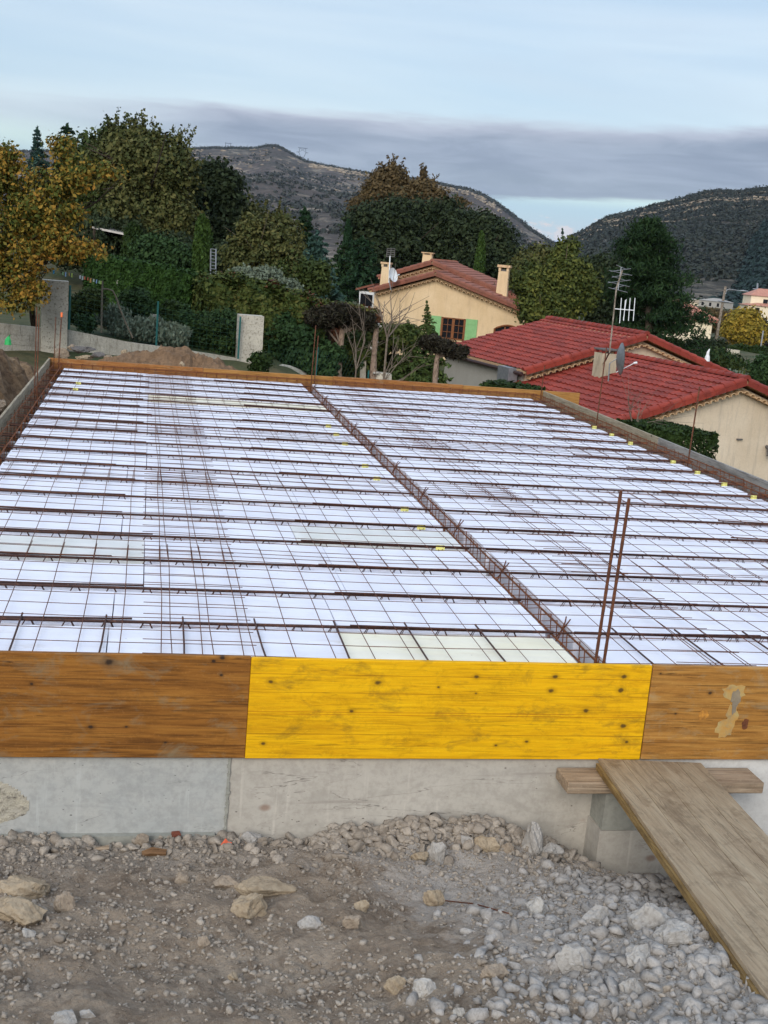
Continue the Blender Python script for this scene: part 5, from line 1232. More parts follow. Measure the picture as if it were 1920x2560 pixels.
for i, (Z, L_, lf, lab, nm) in enumerate([
    (70, [(1706, 878, 44, 26), (1680, 892, 36, 30)], 'green', 'dark green tree crown in front of the pale house wall', 'tree'),
    (68, [(1760, 880, 40, 34), (1735, 905, 50, 30)], 'dark', 'dark bush right of the pine at the roof edge', 'bush'),
    (64, [(1830, 930, 44, 26), (1870, 940, 50, 26)], 'hedge', 'dark green bush at the foot of the lamp post', 'bush'),
    (58, [(1880, 960, 40, 26), (1905, 975, 30, 20)], 'hedgem', 'yellowish green bush at the right edge above the red verge', 'bush'),
    (62, [(1800, 905, 30, 22)], 'green', 'small bush just right of the lamp post base', 'bush'),
    (58, [(1856, 958, 34, 20)], 'grey', 'grey green rounded bush beside the red verge', 'bush'),
    (56, [(1915, 935, 30, 34)], 'shrub', 'green bush cut by the right photo edge', 'bush')]):
    shrub(lab, Z, L_, LF[lf], 150+i, 420, 16, .3, .12, VB, nm, base=(L_[0][0], L_[0][1]+L_[0][3]), cat=nm)
tree('yellow_tree', 'round yellow autumn tree in the valley', 'tree', 'valley trees', 150, (1860, 880), [(1865, 815, 40, 38), (1845, 825, 34, 34), (1880, 830, 30, 28)], LF['yel'], 700, 14, .6, .26, 161, m_bark, .25)
tree('brown_bush', 'brown leafless looking trees left of the yellow tree', 'tree', 'valley trees', 160, (1820, 870), [(1815, 810, 34, 30), (1790, 800, 40, 22), (1760, 790, 40, 16)], LF['brown'], 500, 14, .6, .26, 162, m_bark, .2)
tree('grey_tree', 'greyish brown tree at the right photo edge in the valley', 'tree', 'valley trees', 158, (1905, 880), [(1905, 835, 26, 34)], LF['clip'], 260, 14, .6, .24, 163, m_bark, .2)
hedge('field_hedge', 'dark green straight hedge along the valley road', [at(1808, 866, 140), at(1860, 866, 140), at(1930, 872, 140)], 1.6, .3, LF['hedge'], 164, 5000, .2, rough=.1)
MBt = MB(); wallrun(MBt, at(1806, 870, 128), at(1850, 876, 128), .3, -9); tag(MBt.build('retaining_wall', m_block), 'pale retaining wall below the yellow tree', 'wall')
MBt = MB(); wallrun(MBt, at(1838, 884, 134), at(1930, 890, 134), .3, -9); tag(MBt.build('kerb_wall', m_block), 'long low wall along the valley road at the right', 'wall')

# ------------------------------------------------------------------ houses
def render_mat(name, c1, c2, stain, streak=.5):
    m, t, b, co = newmat(name); X, Y, Z = t.xyz(co)
    n = t.noise(co, .8, 6, .6, .3); c = t.mix(t.ramp(n, [(.35, 0.0), (.65, 1.0)]), c1, c2)
    g = t.noise(co, 22, 5, .7); c = t.mix(t.math('MULTIPLY', t.ramp(g, [(.36, 1.0), (.52, 0.0)]), .25), c, tuple(k*.7 for k in c1))
    st = t.noise(t.vec(t.math('MULTIPLY', t.math('ADD', X, t.math('MULTIPLY', Y, .5)), 6.0), 0.0, t.math('MULTIPLY', Z, .7)), 1.0, 6, .65)
    c = t.mix(t.math('MULTIPLY', t.ramp(st, [(.52, 0.0), (.72, 1.0)]), streak), c, stain)
    t.put(b.inputs['Base Color'], c); b.inputs['Roughness'].default_value = .92; bump(t, b, g, .35, .01); return m
m_wy = render_mat('ochre_render', S(206, 178, 140), S(218, 192, 156), S(178, 152, 122), .6)
m_wc = render_mat('cream_render', S(198, 180, 156), S(210, 194, 172), S(160, 148, 134), .65)
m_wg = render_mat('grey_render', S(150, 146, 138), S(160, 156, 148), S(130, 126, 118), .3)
m_wp = render_mat('pale_cream_render', S(222, 206, 178), S(228, 214, 188), S(204, 186, 160), .25)
def tile_mat(name, a, b_, c_, lich=.3):
    m, t, b, co = newmat(name); n = t.noise(co, 1.6, 6, .65); v = t.xyz(t.voro(co, 3.2, 'F1', 'Color'))[0]
    c = t.mix(t.ramp(n, [(.34, 0.0), (.66, 1.0)]), a, b_); c = t.mix(t.math('MULTIPLY', v, lich), c, c_)
    t.put(b.inputs['Base Color'], c); b.inputs['Roughness'].default_value = .62; bump(t, b, t.noise(co, 40, 4, .6), .2, .01); return m
m_tr = tile_mat('red_roof_tile', S(134, 52, 41), S(148, 62, 49), S(104, 44, 38), .8)
m_tv = tile_mat('red_verge_tile', S(134, 52, 40), S(148, 62, 48), S(108, 44, 36), .7)
m_to = tile_mat('terracotta_roof_tile', S(130, 78, 62), S(150, 96, 78), S(104, 72, 62), .5)
m_tov = tile_mat('terracotta_verge_tile', S(118, 68, 52), S(138, 84, 66), S(96, 62, 50), .5)
m_tp = tile_mat('pinkish_roof_tile', S(172, 118, 98), S(190, 136, 116), S(150, 104, 92), .5)
m_gen = mottled('cornice_tile', S(190, 156, 120), S(208, 178, 142), 6, .85, S(160, 120, 92), 20, .2)
m_frame = mottled('brown_window_wood', S(112, 66, 36), S(130, 80, 46), 10, .6, bstr=.1)
m_shut = mottled('green_shutter', S(122, 168, 112), S(134, 178, 122), 5, .6, S(112, 150, 104), 30, .1)
m_glass, t_, b_, co_ = newmat('dark_window_glass'); b_.inputs['Base Color'].default_value = (.012, .012, .015, 1); b_.inputs['Roughness'].default_value = .08; b_.inputs['Specular IOR Level'].default_value = .5
m_metal = mottled('grey_metal', S(150, 152, 156), S(130, 132, 136), 10, .45, bstr=0, metal=.6)
m_white = mottled('white_paint', S(206, 208, 210), S(220, 222, 224), 10, .5, bstr=0)
m_zinc = mottled('zinc_flashing', S(150, 146, 142), S(128, 124, 120), 6, .5, bstr=0, metal=.3)
m_gut = mottled('dark_gutter', S(66, 44, 42), S(52, 40, 40), 6, .5, bstr=0)
m_lampw = mottled('weathered_pole', S(150, 140, 128), S(104, 92, 80), 5, .9, S(80, 70, 60), 20, .2)
Zup = np.array((0, 0, 1.0))
def tile_slope(mb, P, u, Lu, dn, Ld, course=.36, roll=.30, du=.05):
    """P: top corner, u: unit along the ridge, dn: unit down the slope"""
    nn = np.cross(u, dn); nn = nn if nn[2] > 0 else -nn
    us = np.arange(0, Lu+du, du); rowv = []; k = 0
    while k*course < Ld:
        rowv += [(k*course, 0.004), (min(Ld, (k+1)*course), .045)]; k += 1
    hu = .034*np.maximum(0, np.cos(2*pi*us/roll))**.6
    jit = NR.normal(size=(len(rowv)//2))*.004
    G = np.zeros((len(rowv), len(us), 3))
    for i, (v, h) in enumerate(rowv): G[i] = P + np.outer(us, u) + dn*v + np.outer(hu+h+jit[i//2], nn)
    mb.grid(G)
def cap_row(mb, a, b, r, n_up, step=.36, seg=6, taper=.86):
    """overlapping half-round tiles from a to b"""
    d = b-a; l_ = np.linalg.norm(d); d = d/l_; s_ = np.cross(d, n_up); s_ /= np.linalg.norm(s_); up = np.cross(s_, d); n = max(1, round(l_/step))
    for i in range(n):
        p0, p1 = a+d*(l_*i/n-.02), a+d*(l_*(i+1)/n+.02); G = np.zeros((2, seg+1, 3)); H = np.zeros((2, seg+1, 3))
        for j in range(seg+1):
            t_ = pi*j/seg-.0; G[0, j] = p0+r*taper*(cos(t_)*s_+sin(t_)*up); G[1, j] = p1+r*(cos(t_)*s_+sin(t_)*up)+up*.012
        mb.grid(G); mb.poly([G[1, j] for j in range(seg+1)]); mb.poly([G[0, j] for j in range(seg+1)][::-1])
def cornice(mb, a, b, out, r=.085, step=.205, l_=.14):
    """row of hollow half-round tiles under a verge, pointing outward"""
    d = b-a; L_ = np.linalg.norm(d); d = d/L_; upv = np.cross(d, out); upv = upv if upv[2] > 0 else -upv; n = int(L_/step)
    for i in range(n):
        c = a+d*(step*(i+.5)); seg = 6; G = np.zeros((2, seg+1, 3)); H = np.zeros((2, seg+1, 3))
        for j in range(seg+1):
            t_ = pi*j/seg; v = cos(t_)*d+sin(t_)*upv; G[0, j] = c+v*r; G[1, j] = c+v*r+out*l_; H[0, j] = c+v*r*.78+out*l_; H[1, j] = c+v*r*.78
        mb.grid(G); mb.grid(H); mb.grid(np.stack([G[1], H[0]]))
def gable_volume(o, peak, a, g, wl, wr, slope_l, slope_r, length, zbase, wall_m, tile_m, verge_m, over=.30, side_over=.25, corn=True, roof_name='roof', back=.25, wall_l=None, verge_front=True):
    """peak: ridge point on the front gable wall plane; a: unit into depth; g: unit to the right"""
    tl, tr = tan(radians(slope_l)), tan(radians(slope_r)); th = .12
    pts = [peak-Zup*.22+a*0, peak+g*wr-Zup*(.22+wr*tr), None, None, peak-g*wl-Zup*(.22+wl*tl)]
    pts[2] = pts[1].copy(); pts[2][2] = zbase; pts[3] = pts[4].copy(); pts[3][2] = zbase
    MB().prism(pts, a*length).build('wall', wall_m, o)
    mb = MB(); rf = None; mu = MB()
    f = peak-a*over; Lr = length+over+back
    for sgn, w, tn in ((-1, wl, tl), (1, wr, tr)):
        dn = np.array((g[0]*sgn, g[1]*sgn, -tn)); sl = np.linalg.norm(dn); dn = dn/sl; Ld = (w+side_over)*sl
        tile_slope(mb, f, a, Lr, dn, Ld)
        nn = np.cross(a, dn); nn = nn if nn[2] > 0 else -nn
        q = [f, f+dn*Ld, f+dn*Ld-nn*th, f-nn*th]; mu.prism(q, a*Lr)
    rf = mb.build(roof_name, tile_m, o, True); rf.data.polygons.foreach_set('use_smooth', [False]*len(rf.data.polygons))
    mu.build('roof_underside', m_gen if corn else wall_m, rf)
    m3 = MB(); cap_row(m3, f+a*Lr+Zup*.02, f+Zup*.02-a*.05, .13, Zup); m3.build('ridge_tiles', tile_m if tile_m is not m_tr else m_tr, rf)
    m4 = MB()
    for sgn, w, tn in ((-1, wl, tl), (1, wr, tr)):
        dn = np.array((g[0]*sgn, g[1]*sgn, -tn)); sl = np.linalg.norm(dn); dn = dn/sl
        cap_row(m4, f+dn*.05, f+dn*(w+side_over)*sl, .115, Zup, .38)
        nn = np.cross(a, dn); nn = nn if nn[2] > 0 else -nn
        for k in range(int((w+side_over)*sl/.38)):       # hanging lip of each verge tile
            p = f+dn*(.38*k+.05)-a*.115; m4.prism([p, p+dn*.37, p+dn*.37-nn*.15, p-nn*.15], a*.02)
    if verge_front: m4.build('verge_tiles', verge_m, rf)
    if corn:
        m5 = MB()
        for sgn, w, tn in ((-1, wl, tl), (1, wr, tr)):
            dn = np.array((g[0]*sgn, g[1]*sgn, -tn)); sl = np.linalg.norm(dn); dn = dn/sl
            cornice(m5, peak-Zup*.40, peak-Zup*.40+dn*(w+.1)*sl, -a, .10, .25, .30)
        m5.build('cornice', m_gen, o)
    return rf
# red roofed house: two stepped volumes, ridge running away to the left
d = ray(-268, 503); A1 = np.array((d[0], d[1], 0)); A1 /= np.linalg.norm(A1); G1 = np.array((A1[1], -A1[0], 0))
rh = thing('red_roof_house', 'cream house with two stepped red tiled roofs right behind the slab', 'house', at(1800, 1250, 36))
Pk = at(1865, 950, 37)
gable_volume(rh, Pk+A1*.3, A1, G1, 4.25, 4.25, 17.6, 18.5, 7.3, -6.2, m_wc, m_tr, m_tv)
J = onplane(1555, 885, Pk, G1); T_ = onplane(1615, 838, J, A1)
rf2 = gable_volume(rh, T_+A1*.3, A1, G1, 4.55, 4.5, 17.2, 17.5, 6.7, -6.2, m_wc, m_tr, m_tv)
# grey rendered side wall and gutter under the left eave
E0 = T_+A1*.2-G1*4.62-Zup*(.2+4.55*tan(radians(17.2)))
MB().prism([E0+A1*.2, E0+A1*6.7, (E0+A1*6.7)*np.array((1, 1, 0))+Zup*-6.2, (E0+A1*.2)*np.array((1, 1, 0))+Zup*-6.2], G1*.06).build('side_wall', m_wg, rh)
ge = T_-G1*4.86-Zup*(.12+4.8*tan(radians(17.2))); MB().tube([ge-A1*.0, ge+A1*7.0], .065, 8).build('gutter', m_gut, rh)
m5 = MB(); cornice(m5, E0+A1*.1-G1*.0+Zup*.0, E0+A1*6.6, -G1, .085, .205, .16); m5.build('eave_cornice', m_gen, rh)
q = onplane(1268, 938, E0-G1*.3, G1); MB().box((-.42, -.18, -.30), (.42, .18, .30), (A1, G1, Zup), q).build('air_vent', m_metal, rh)
# chimney on the lower roof
dn = np.array((-G1[0], -G1[1], -tan(radians(17.6)))); cb = onplane(1512, 912, Pk+A1*5.2, A1); cb_base = cb.copy(); cb_base[2] -= .9
ch = thing('roof_chimney', 'stained grey chimney on the lower red roof', 'chimney', cb)
ch.parent = None
chm = MB().box((-.30, -.26, -.85), (.30, .26, .40), (G1, A1, Zup), cb).build('chimney', render_mat('chimney_render', S(170, 158, 136), S(186, 174, 150), S(70, 62, 56), .9), rh)
bpy.data.objects.remove(ch)
MB().box((-.33, -.29, .50), (.33, .29, .55), (G1, A1, Zup), cb).build('cap_slab', m_st_dark, chm)
m5 = MB()
for i in (-.24, .24):
    for j in (-.2, .2): m5.box((i-.04, j-.04, .40), (i+.04, j+.04, .50), (G1, A1, Zup), cb)
m5.build('cap_legs', m_tv, chm)
fl = onplane(1480, 948, cb-Zup*.75, np.cross(A1, dn)); MB().box((-.62, -.34, -.66), (.42, .36, -.60), (np.array((G1[0], G1[1], tan(radians(17.6)))), A1, Zup), cb).build('flashing', m_zinc, chm)
# satellite dish and antenna mast
def dish(label, c, r, face, m_=m_metal, arm=True):
    o = thing('satellite_dish', label, 'satellite dish', c, 'rooftop aerials'); face = np.asarray(face, float); face /= np.linalg.norm(face)
    s_ = np.cross(face, Zup); s_ /= np.linalg.norm(s_); u_ = np.cross(s_, face); G = np.zeros((6, 19, 3)); H = np.zeros((6, 19, 3))
    for i in range(6):
        for j in range(19):
            t_ = 2*pi*j/18; rr = r*i/5; G[i, j] = c+rr*(cos(t_)*s_+1.08*sin(t_)*u_)+face*(rr*rr/r*.28); H[i, j] = G[i, j]-face*.015
    mb = MB().grid(G); mb.grid(H[:, ::-1]); mb.build('reflector', m_, o, True)
    m2 = MB().tube([c-u_*r*.9, c+face*r*1.15-u_*.25*r], .014, 6); m2.build('feed_arm', m_white, o)
    MB().tube([c+face*r*1.12-u_*.25*r, c+face*r*1.35-u_*.2*r], .035, 8).build('receiver', m_white, o)
    MB().tube([c-face*.02, c-face*.22-u_*.15, c-face*.22-u_*.7], .022, 6).build('bracket', m_metal, o); return o
dish('grey satellite dish mounted beside the stained grey chimney', at(1543, 897, 37.0), .46, (G1*.9+np.array((.25, -.35, .05))))
an = thing('tv_antenna', 'tall rooftop antenna mast with two comb aerials over the red roof', 'antenna', cb, 'rooftop aerials')
ZA = 37.3; mp = [at(1519, 905, ZA), at(1541, 720, ZA), at(1556, 676, ZA)]
MB().tube([cb+A1*.1, at(1524, 880, ZA), mp[1], mp[2]], .026, 7).build('mast', m_lampw, an)
m5 = MB(); Rv = CR*1.0; Uv = CU
c0 = at(1536, 772, ZA); 
m5.tube([c0, at(1586, 776, ZA)], .016, 5)
for px in (1552, 1562, 1574, 1586): m5.tube([at(px+1.5, 745 if px != 1562 else 750, ZA), at(px-3, 802 if px > 1560 else 808, ZA)], .013, 5)
m5.tube([at(1566, 748, ZA), at(1558, 800, ZA)], .01, 5); m5.build('lower_aerial', m_white, an)
m5 = MB(); b0, b1 = at(1553, 668, ZA), at(1545, 725, ZA); m5.tube([b0, b1], .014, 5)
for k in np.linspace(0, 1, 9):
    p = b0+(b1-b0)*k; l_ = .16+.22*abs(sin(k*7)); dd = CR*l_+CF*.25*l_+CU*.06*(1 if int(k*8) % 2 else -1); m5.tube([p-dd, p+dd], .009, 4)
m5.build('upper_aerial', m_metal, an)
p = onplane(1916, 1116, Pk+A1*.28, A1); tag(MB().tube([p, p-A1*.16-Zup*.02, p-A1*.22-Zup*.26], [.05, .09, .11], 8).build('wall_lamp', m_st_dark), 'dark wall lantern on the cream gable at the right edge', 'lamp')
p = onplane(1848, 1098, Pk+A1*.28, A1); tag(MB().box((-.10, -.05, -.02), (.10, .01, .02), (G1, A1, Zup), p).build('wall_slot', m_st_dark), 'small dark vent slot on the cream gable wall', 'vent')
p = onplane(1768, 896, T_, A1)+Zup*.05; orn = MB().tube([p-Zup*.15, p, p+Zup*.08, p+Zup*.18, p+G1*.05+Zup*.30], [.11, .09, .06, .05, .02], 8)
tag(orn.build('roof_ornament', m_white), 'small white ornament on the red verge right of the pine', 'ornament')

# ochre house: gable toward the camera, lower front roof before a taller one
az = radians(25); A2 = np.array((sin(az), cos(az), 0)); G2 = np.array((cos(az), -sin(az), 0))
yh = thing('ochre_house', 'ochre rendered house with terracotta roofs and green shutters', 'house', at(1100, 870, 62))
P2 = at(1092, 682, 62)
gable_volume(yh, P2, A2, G2, 3.2, 5.4, 19.0, 16.6, 3.2, -4.6, m_wy, m_to, m_tov, roof_name='front_roof')
P3 = onplane(1081, 654, P2+A2*3.0, A2)
gable_volume(yh, P3+A2*.3, A2, G2, 2.7, 6.3, 20.0, 17.6, 6.4, -4.6, m_wy, m_to, m_tov, roof_name='main_roof')
def onw(px, py, off=0.0): return onplane(px, py, P2-A2*off, A2)
# window with glazing bars and shutters
w0, w1 = onw(1106, 792), onw(1159, 851); W_ = (w1-w0) @ G2; H_ = w0[2]-w1[2]; wb = w0.copy(); wb[2] = w1[2]
FR = (G2, A2, Zup)
win = MB().box((0, -.02, 0), (W_, .0, H_), FR, wb).build('window', m_glass, yh)
mb = MB(); fw_ = .055
for x0, x1, z0, z1 in ((0, fw_, 0, H_), (W_-fw_, W_, 0, H_), (0, W_, 0, fw_), (0, W_, H_-fw_, H_), (W_/2-.05, W_/2+.05, 0, H_)): mb.box((x0-.02, -.07, z0), (x1+.02, -.015, z1), FR, wb)
mb.build('window_frame', m_frame, win); mb = MB()
for cx in (W_*.26, W_*.74): mb.box((cx-.012, -.045, 0), (cx+.012, -.018, H_), FR, wb)
for k in (.33, .66): mb.box((0, -.046, H_*k-.012), (W_, -.019, H_*k+.012), FR, wb)
mb.build('glazing_bars', m_frame, win)
MB().box((-.1, -.14, -.10), (W_+.1, .0, -.03), FR, wb).build('window_sill', m_gen, win)
for x0, x1 in ((-W_*.47, -.05), (W_+.04, W_*1.52)):
    s_ = MB().box((x0, -.06, -.02), (x1, -.02, H_+.02), FR, wb).build('shutter', m_shut, yh)
    MB().box((x0+.06, -.072, H_*.18), (x1-.06, -.061, H_*.24), FR, wb).box((x0+.06, -.072, H_*.78), (x1-.06, -.061, H_*.84), FR, wb).build('shutter_brace', m_shut, s_)
# arched opening
c0, c1 = onw(1236, 848), onw(1304, 815); wA = (onw(1304, 830)-onw(1235, 830)) @ G2; ab = onw(1236, 830); pts = []
zb_ = ab[2]-1.2
for k in np.linspace(0, 1, 13): pts.append(ab+G2*wA*k+Zup*(.22*sin(pi*k)*1.0)+Zup*.18)
pts = [ab*np.array((1, 1, 0))+Zup*zb_] + pts + [(ab+G2*wA)*np.array((1, 1, 0))+Zup*zb_]
MB().prism([p-A2*.02 for p in pts], A2*.018).build('arched_opening', m_glass, yh)
mb = MB(); mb.tube([p-A2*.04 for p in pts], .05, 6); mb.prism([pts[0]+G2*wA*.35-A2*.06, pts[0]+G2*wA*.40-A2*.06, pts[0]+G2*wA*.40-A2*.06+Zup*1.5, pts[0]+G2*wA*.35-A2*.06+Zup*1.5], A2*.03); mb.build('arch_frame', m_frame, yh)
# chimneys
def chimney(base, top, w, parent, m_=m_wy, Zc=62):
    B, T = at(*base, Zc), at(*top, Zc); T[0], T[1] = B[0], B[1]; h = T[2]-B[2]; k = w*Zc/FPX/2
    c = MB().box((-k*1.2, -k*.9, -.8), (k*1.2, k*.9, h*.80), FR, B, taper=.82).build('chimney', m_, parent)
    mb = MB()
    for i in (-1, 1):
        for j in (-1, 1): mb.box((i*k*.8-.06, j*k*.6-.06, h*.80), (i*k*.8+.06, j*k*.6+.06, h*.92), FR, B)
    mb.build('cap_legs', m_, c); MB().box((-k*1.3, -k*1.1, h*.92), (k*1.3, k*1.1, h), FR, B).build('cap_slab', m_gen, c)
    MB().box((-k*.6, -k*.5, h*.795), (k*.6, k*.5, h*.86), FR, B).build('flue', m_st_dark, c)
chimney((962, 714), (962, 655), 20, yh, Zc=63); chimney((1068, 660), (1069, 631), 23, yh, Zc=68); chimney((1254, 740), (1254, 662), 25, yh, Zc=64)
# lean-to at the left
LB = onw(900, 760, -1.5); mb = MB()
lp = [onw(898, 727, -1.2), onw(936, 731, -1.2), onw(936, 815, -1.2), onw(898, 815, -1.2)]
MB().prism(lp, A2*2.5).build('lean_to_wall', m_white, yh)
mb = MB(); mb.prism([lp[0]+G2*.1-A2*.03-Zup*.12, lp[1]-G2*.08-A2*.03-Zup*.15, lp[1]-G2*.08-A2*.03-Zup*.75, lp[0]+G2*.1-A2*.03-Zup*.75], A2*.02); mb.build('lean_to_window', m_glass, yh)
mb = MB(); u_ = lp[1]+Zup*.35-lp[0]; mb.prism([lp[0]-G2*.15-A2*.2+Zup*.02, lp[1]+Zup*.36-A2*.2, lp[1]+Zup*.46-A2*.2, lp[0]-G2*.15-A2*.2+Zup*.12], A2*2.8); mb.build('lean_to_roof', m_tov, yh)
dish('white satellite dish beside the left chimney of the ochre house', at(980, 688, 61.5), .34, (CR*.75-CF*.6+Zup*.1), m_white)
a2 = thing('tv_antenna', 'short antenna with dark box aerial behind the left chimney of the ochre house', 'antenna', at(974, 690, 62.5), 'rooftop aerials')
MB().tube([at(972, 712, 62.5), at(975, 640, 62.5)], .03, 6).build('mast', m_white, a2)
mb = MB(); c0 = at(977, 632, 62.5)
for i in range(5): p = c0+Zup*(.1*i-.2); mb.tube([p-CR*.2, p+CR*.2], .022, 4); 
for i in (-.2, 0, .2): mb.tube([c0+CR*i-Zup*.22, c0+CR*i+Zup*.22], .02, 4)
mb.build('aerial_grid', m_st_dark, a2)
# pale valley house
vh = thing('valley_house', 'pale cream house with pinkish hipped roof behind the lamp post', 'house', at(1740, 850, 108))
az = radians(20); A4 = np.array((sin(az), cos(az), 0)); G4 = np.array((cos(az), -sin(az), 0)); c = at(1782, 802, 108); FR4 = (G4, A4, Zup)
MB().box((-5.0, 0, -7), (0, 6, 0), FR4, c).build('wall', m_wp, vh)
mb = MB(); e = [c-G4*5.4-A4*.4, c+G4*.4-A4*.4, c+G4*.4+A4*6.4, c-G4*5.4+A4*6.4]; pk = [c-G4*3.0+A4*3+Zup*1.35, c-G4*2.6+A4*3+Zup*1.35]
def slope4(mb, a, b, ta, tb):
    m_ = 10
    for i in range(m_):
        k0, k1 = i/m_, (i+1)/m_; lift = Zup*.04
        mb.poly([a+(ta-a)*k0+lift, b+(tb-b)*k0+lift, b+(tb-b)*k1, a+(ta-a)*k1])
slope4(mb, e[0], e[1], pk[0], pk[1]); slope4(mb, e[1], e[2], pk[1], pk[1]); slope4(mb, e[2], e[3], pk[1], pk[0]); slope4(mb, e[3], e[0], pk[0], pk[0])
rf = mb.build('roof', m_tp, vh); MB().prism([p-Zup*.14 for p in e], Zup*.13).build('eave', m_tov, rf)
mb = MB(); cap_row(mb, e[1]+Zup*.05, pk[1]+Zup*.05, .16, Zup, .5); cap_row(mb, e[0]+Zup*.05, pk[0]+Zup*.05, .16, Zup, .5); mb.build('hip_tiles', m_tp, rf)
# far house with small pyramid roof
fh = thing('far_house', 'small far cream house with pyramid roof at the right photo edge', 'house', at(1895, 780, 230))
def far_house(o, c, w, d_, h, wall, roof, rh_=1.4, ang=10):
    az = radians(ang); a = np.array((sin(az), cos(az), 0)); g = np.array((cos(az), -sin(az), 0)); c = np.asarray(c)
    MB().box((-w/2, -d_/2, -2), (w/2, d_/2, h), (g, a, Zup), c).build('wall', wall, o)
    e = [c+g*sx*(w/2+.3)+a*sy*(d_/2+.3)+Zup*(h+.02) for sx, sy in ((-1, -1), (1, -1), (1, 1), (-1, 1))]; p0 = c+Zup*(h+rh_)-g*w*.15; p1 = c+Zup*(h+rh_)+g*w*.15
    mb = MB(); mb.poly([e[0], e[1], p1, p0]); mb.poly([e[1], e[2], p1]); mb.poly([e[2], e[3], p0, p1]); mb.poly([e[3], e[0], p0]); mb.poly(e[::-1]); mb.build('roof', roof, o)
    for i in range(max(1, int(w/3))):
        k = (i+.5)/max(1, int(w/3))*w-w/2; MB().box((k-.45, -d_/2-.03, h*.35), (k+.45, -d_/2-.005, h*.8), (g, a, Zup), c).build('window', m_glass, o)
far_house(fh, at(1900, 775, 230), 5.6, 5, 2.6, m_wp, m_tp); far_house(fh, at(1905, 787, 228), 7.5, 5, 1.6, m_wp, m_tp, .6)
for i, (px, py, Z, w, h) in enumerate([(1722, 764, 420, 9, 3), (1738, 767, 410, 7, 2.6), (1752, 768, 425, 8, 3), (1768, 769, 400, 7, 2.2), (1788, 770, 395, 13, 3.6), (1660, 757, 450, 8, 2.6)]):
    v = thing('village_house', ['leftmost tiny far house of the village row', 'low tiny far house second in the village row', 'tiny far house in the middle of the village row', 'flat tiny far house before the long one in the village row', 'long tiny far house at the lamp post end of the village row', 'tiny far house seen just left of the pine edge'][i], 'house', at(px, py, Z), 'far village houses')
    far_house(v, at(px, py+3, Z), w*.7, 6, h*.7, m_wp if i % 2 else m_st_pale, m_st_tan if i % 2 else m_st_grey, 1.0, 10+i*13)
# canopy roof seen through the left trees
cr_ = thing('garden_canopy', 'grey corrugated canopy roof half hidden under the left trees', 'canopy', at(270, 610, 41))
MB().prism([at(230, 566, 41), at(312, 583, 41), at(312, 588, 41), at(230, 571, 41)], (.6, 2.4, .1)).build('roof_sheet', m_zinc, cr_)
mb = MB()
for px, py in ((236, 572), (310, 590)): mb.tube([at(px, py, 41), at(px-2, py+80, 41)], .05, 6)
mb.build('canopy_post', m_barkd, cr_)
lp_ = thing('lattice_post', 'grey wire lattice post beside the light green cypress', 'post', at(533, 700, 35)); mb = MB()
for px in (527, 540): mb.tube([at(px, 622, 35), at(px-1, 690, 35)], .02, 5)
for k in np.linspace(622, 688, 9): mb.tube([at(527, k, 35), at(540, k+2, 35)], .01, 4)
mb.build('lattice_frame', m_metal, lp_)
# street lamp and utility pole
sl = thing('street_lamp', 'tall weathered street lamp pole with long arm at the right', 'street lamp', at(1772, 930, 112))
b, tp = at(1775, 900, 112), at(1814, 716, 112); b[0], b[1] = tp[0]-.25, tp[1]; g_ = gz(b[0], b[1])
MB().tube([(b[0], b[1], g_), b, tp], [.17, .16, .11], 9).build('pole', m_lampw, sl)
MB().tube([at(1814, 735, 112), at(1817, 725, 112), at(1824, 723, 112), at(1850, 727, 112)], .045, 6).build('arm', m_metal, sl)
MB().tube([at(1850, 727, 112), at(1858, 727, 112), at(1871, 729, 112)], [.05, .09, .05], 8).build('lamp_head', m_metal, sl)
MB().tube([at(1795, 752, 112), at(1823, 756, 112)], .05, 5).build('crossarm', m_metal, sl)
up_ = thing('utility_pole', 'slim pale utility pole with crossarm behind the far house', 'utility pole', at(1891, 790, 236))
MB().tube([at(1888, 800, 236), at(1894, 708, 236)], [.26, .17], 7).build('pole', m_metal, up_); MB().tube([at(1882, 722, 236), at(1906, 725, 236)], .12, 5).build('crossarm', m_metal, up_)
p2_ = at(1902, 868, 140); tag(MB().tube([p2_-Zup*.8, p2_+Zup*1.9], .09, 6).build('road_post', m_metal), 'thin grey road post in front of the far field hedge', 'post')

# ------------------------------------------------------------------ hills
def hill_mat(name, scrub, rock_, bare, bands, dark, amt):
    m, t, b, co = newmat(name); X, Y, Z = t.xyz(co)
    n = t.noise(co, .010, 7, .62, .4); c = t.mix(t.ramp(n, [(.36, 0.0), (.64, 1.0)]), bare, scrub)
    v = t.voro(co, .085); tr = t.noise(co, .02, 4, .6)
    c = t.mix(t.math('MULTIPLY', t.math('SUBTRACT', 1.0, t.sstep(v, .18, .46)), t.ramp(tr, [(.36, .2), (.6, 1.0)])), c, dark)
    lv = t.noise(t.vec(t.math('MULTIPLY', X, .012), t.math('MULTIPLY', Y, .012), t.math('MULTIPLY', t.math('ADD', Z, t.math('MULTIPLY', n, 40.0)), bands)), 1.0, 6, .65, .3)
    fr = t.noise(co, .09, 5, .7)
    k = t.math('MULTIPLY', t.ramp(lv, [(.50, 0.0), (.62, 1.0)]), t.ramp(fr, [(.40, 0.0), (.58, 1.0)]))
    c = t.mix(t.math('MULTIPLY', k, amt), c, rock_)
    t.put(b.inputs['Base Color'], c); b.inputs['Roughness'].default_value = 1.0; b.inputs['Specular IOR Level'].default_value = 0.0
    bump(t, b, t.math('ADD', fr, lv), .6, 6.0); return m
m_h1 = hill_mat('burnt_hill', S(74, 72, 69), S(146, 136, 122), S(86, 78, 75), .06, S(50, 56, 54), .85)
m_h2 = hill_mat('scrub_hill', S(58, 62, 60), S(134, 125, 113), S(68, 65, 61), .09, S(42, 50, 50), .85)
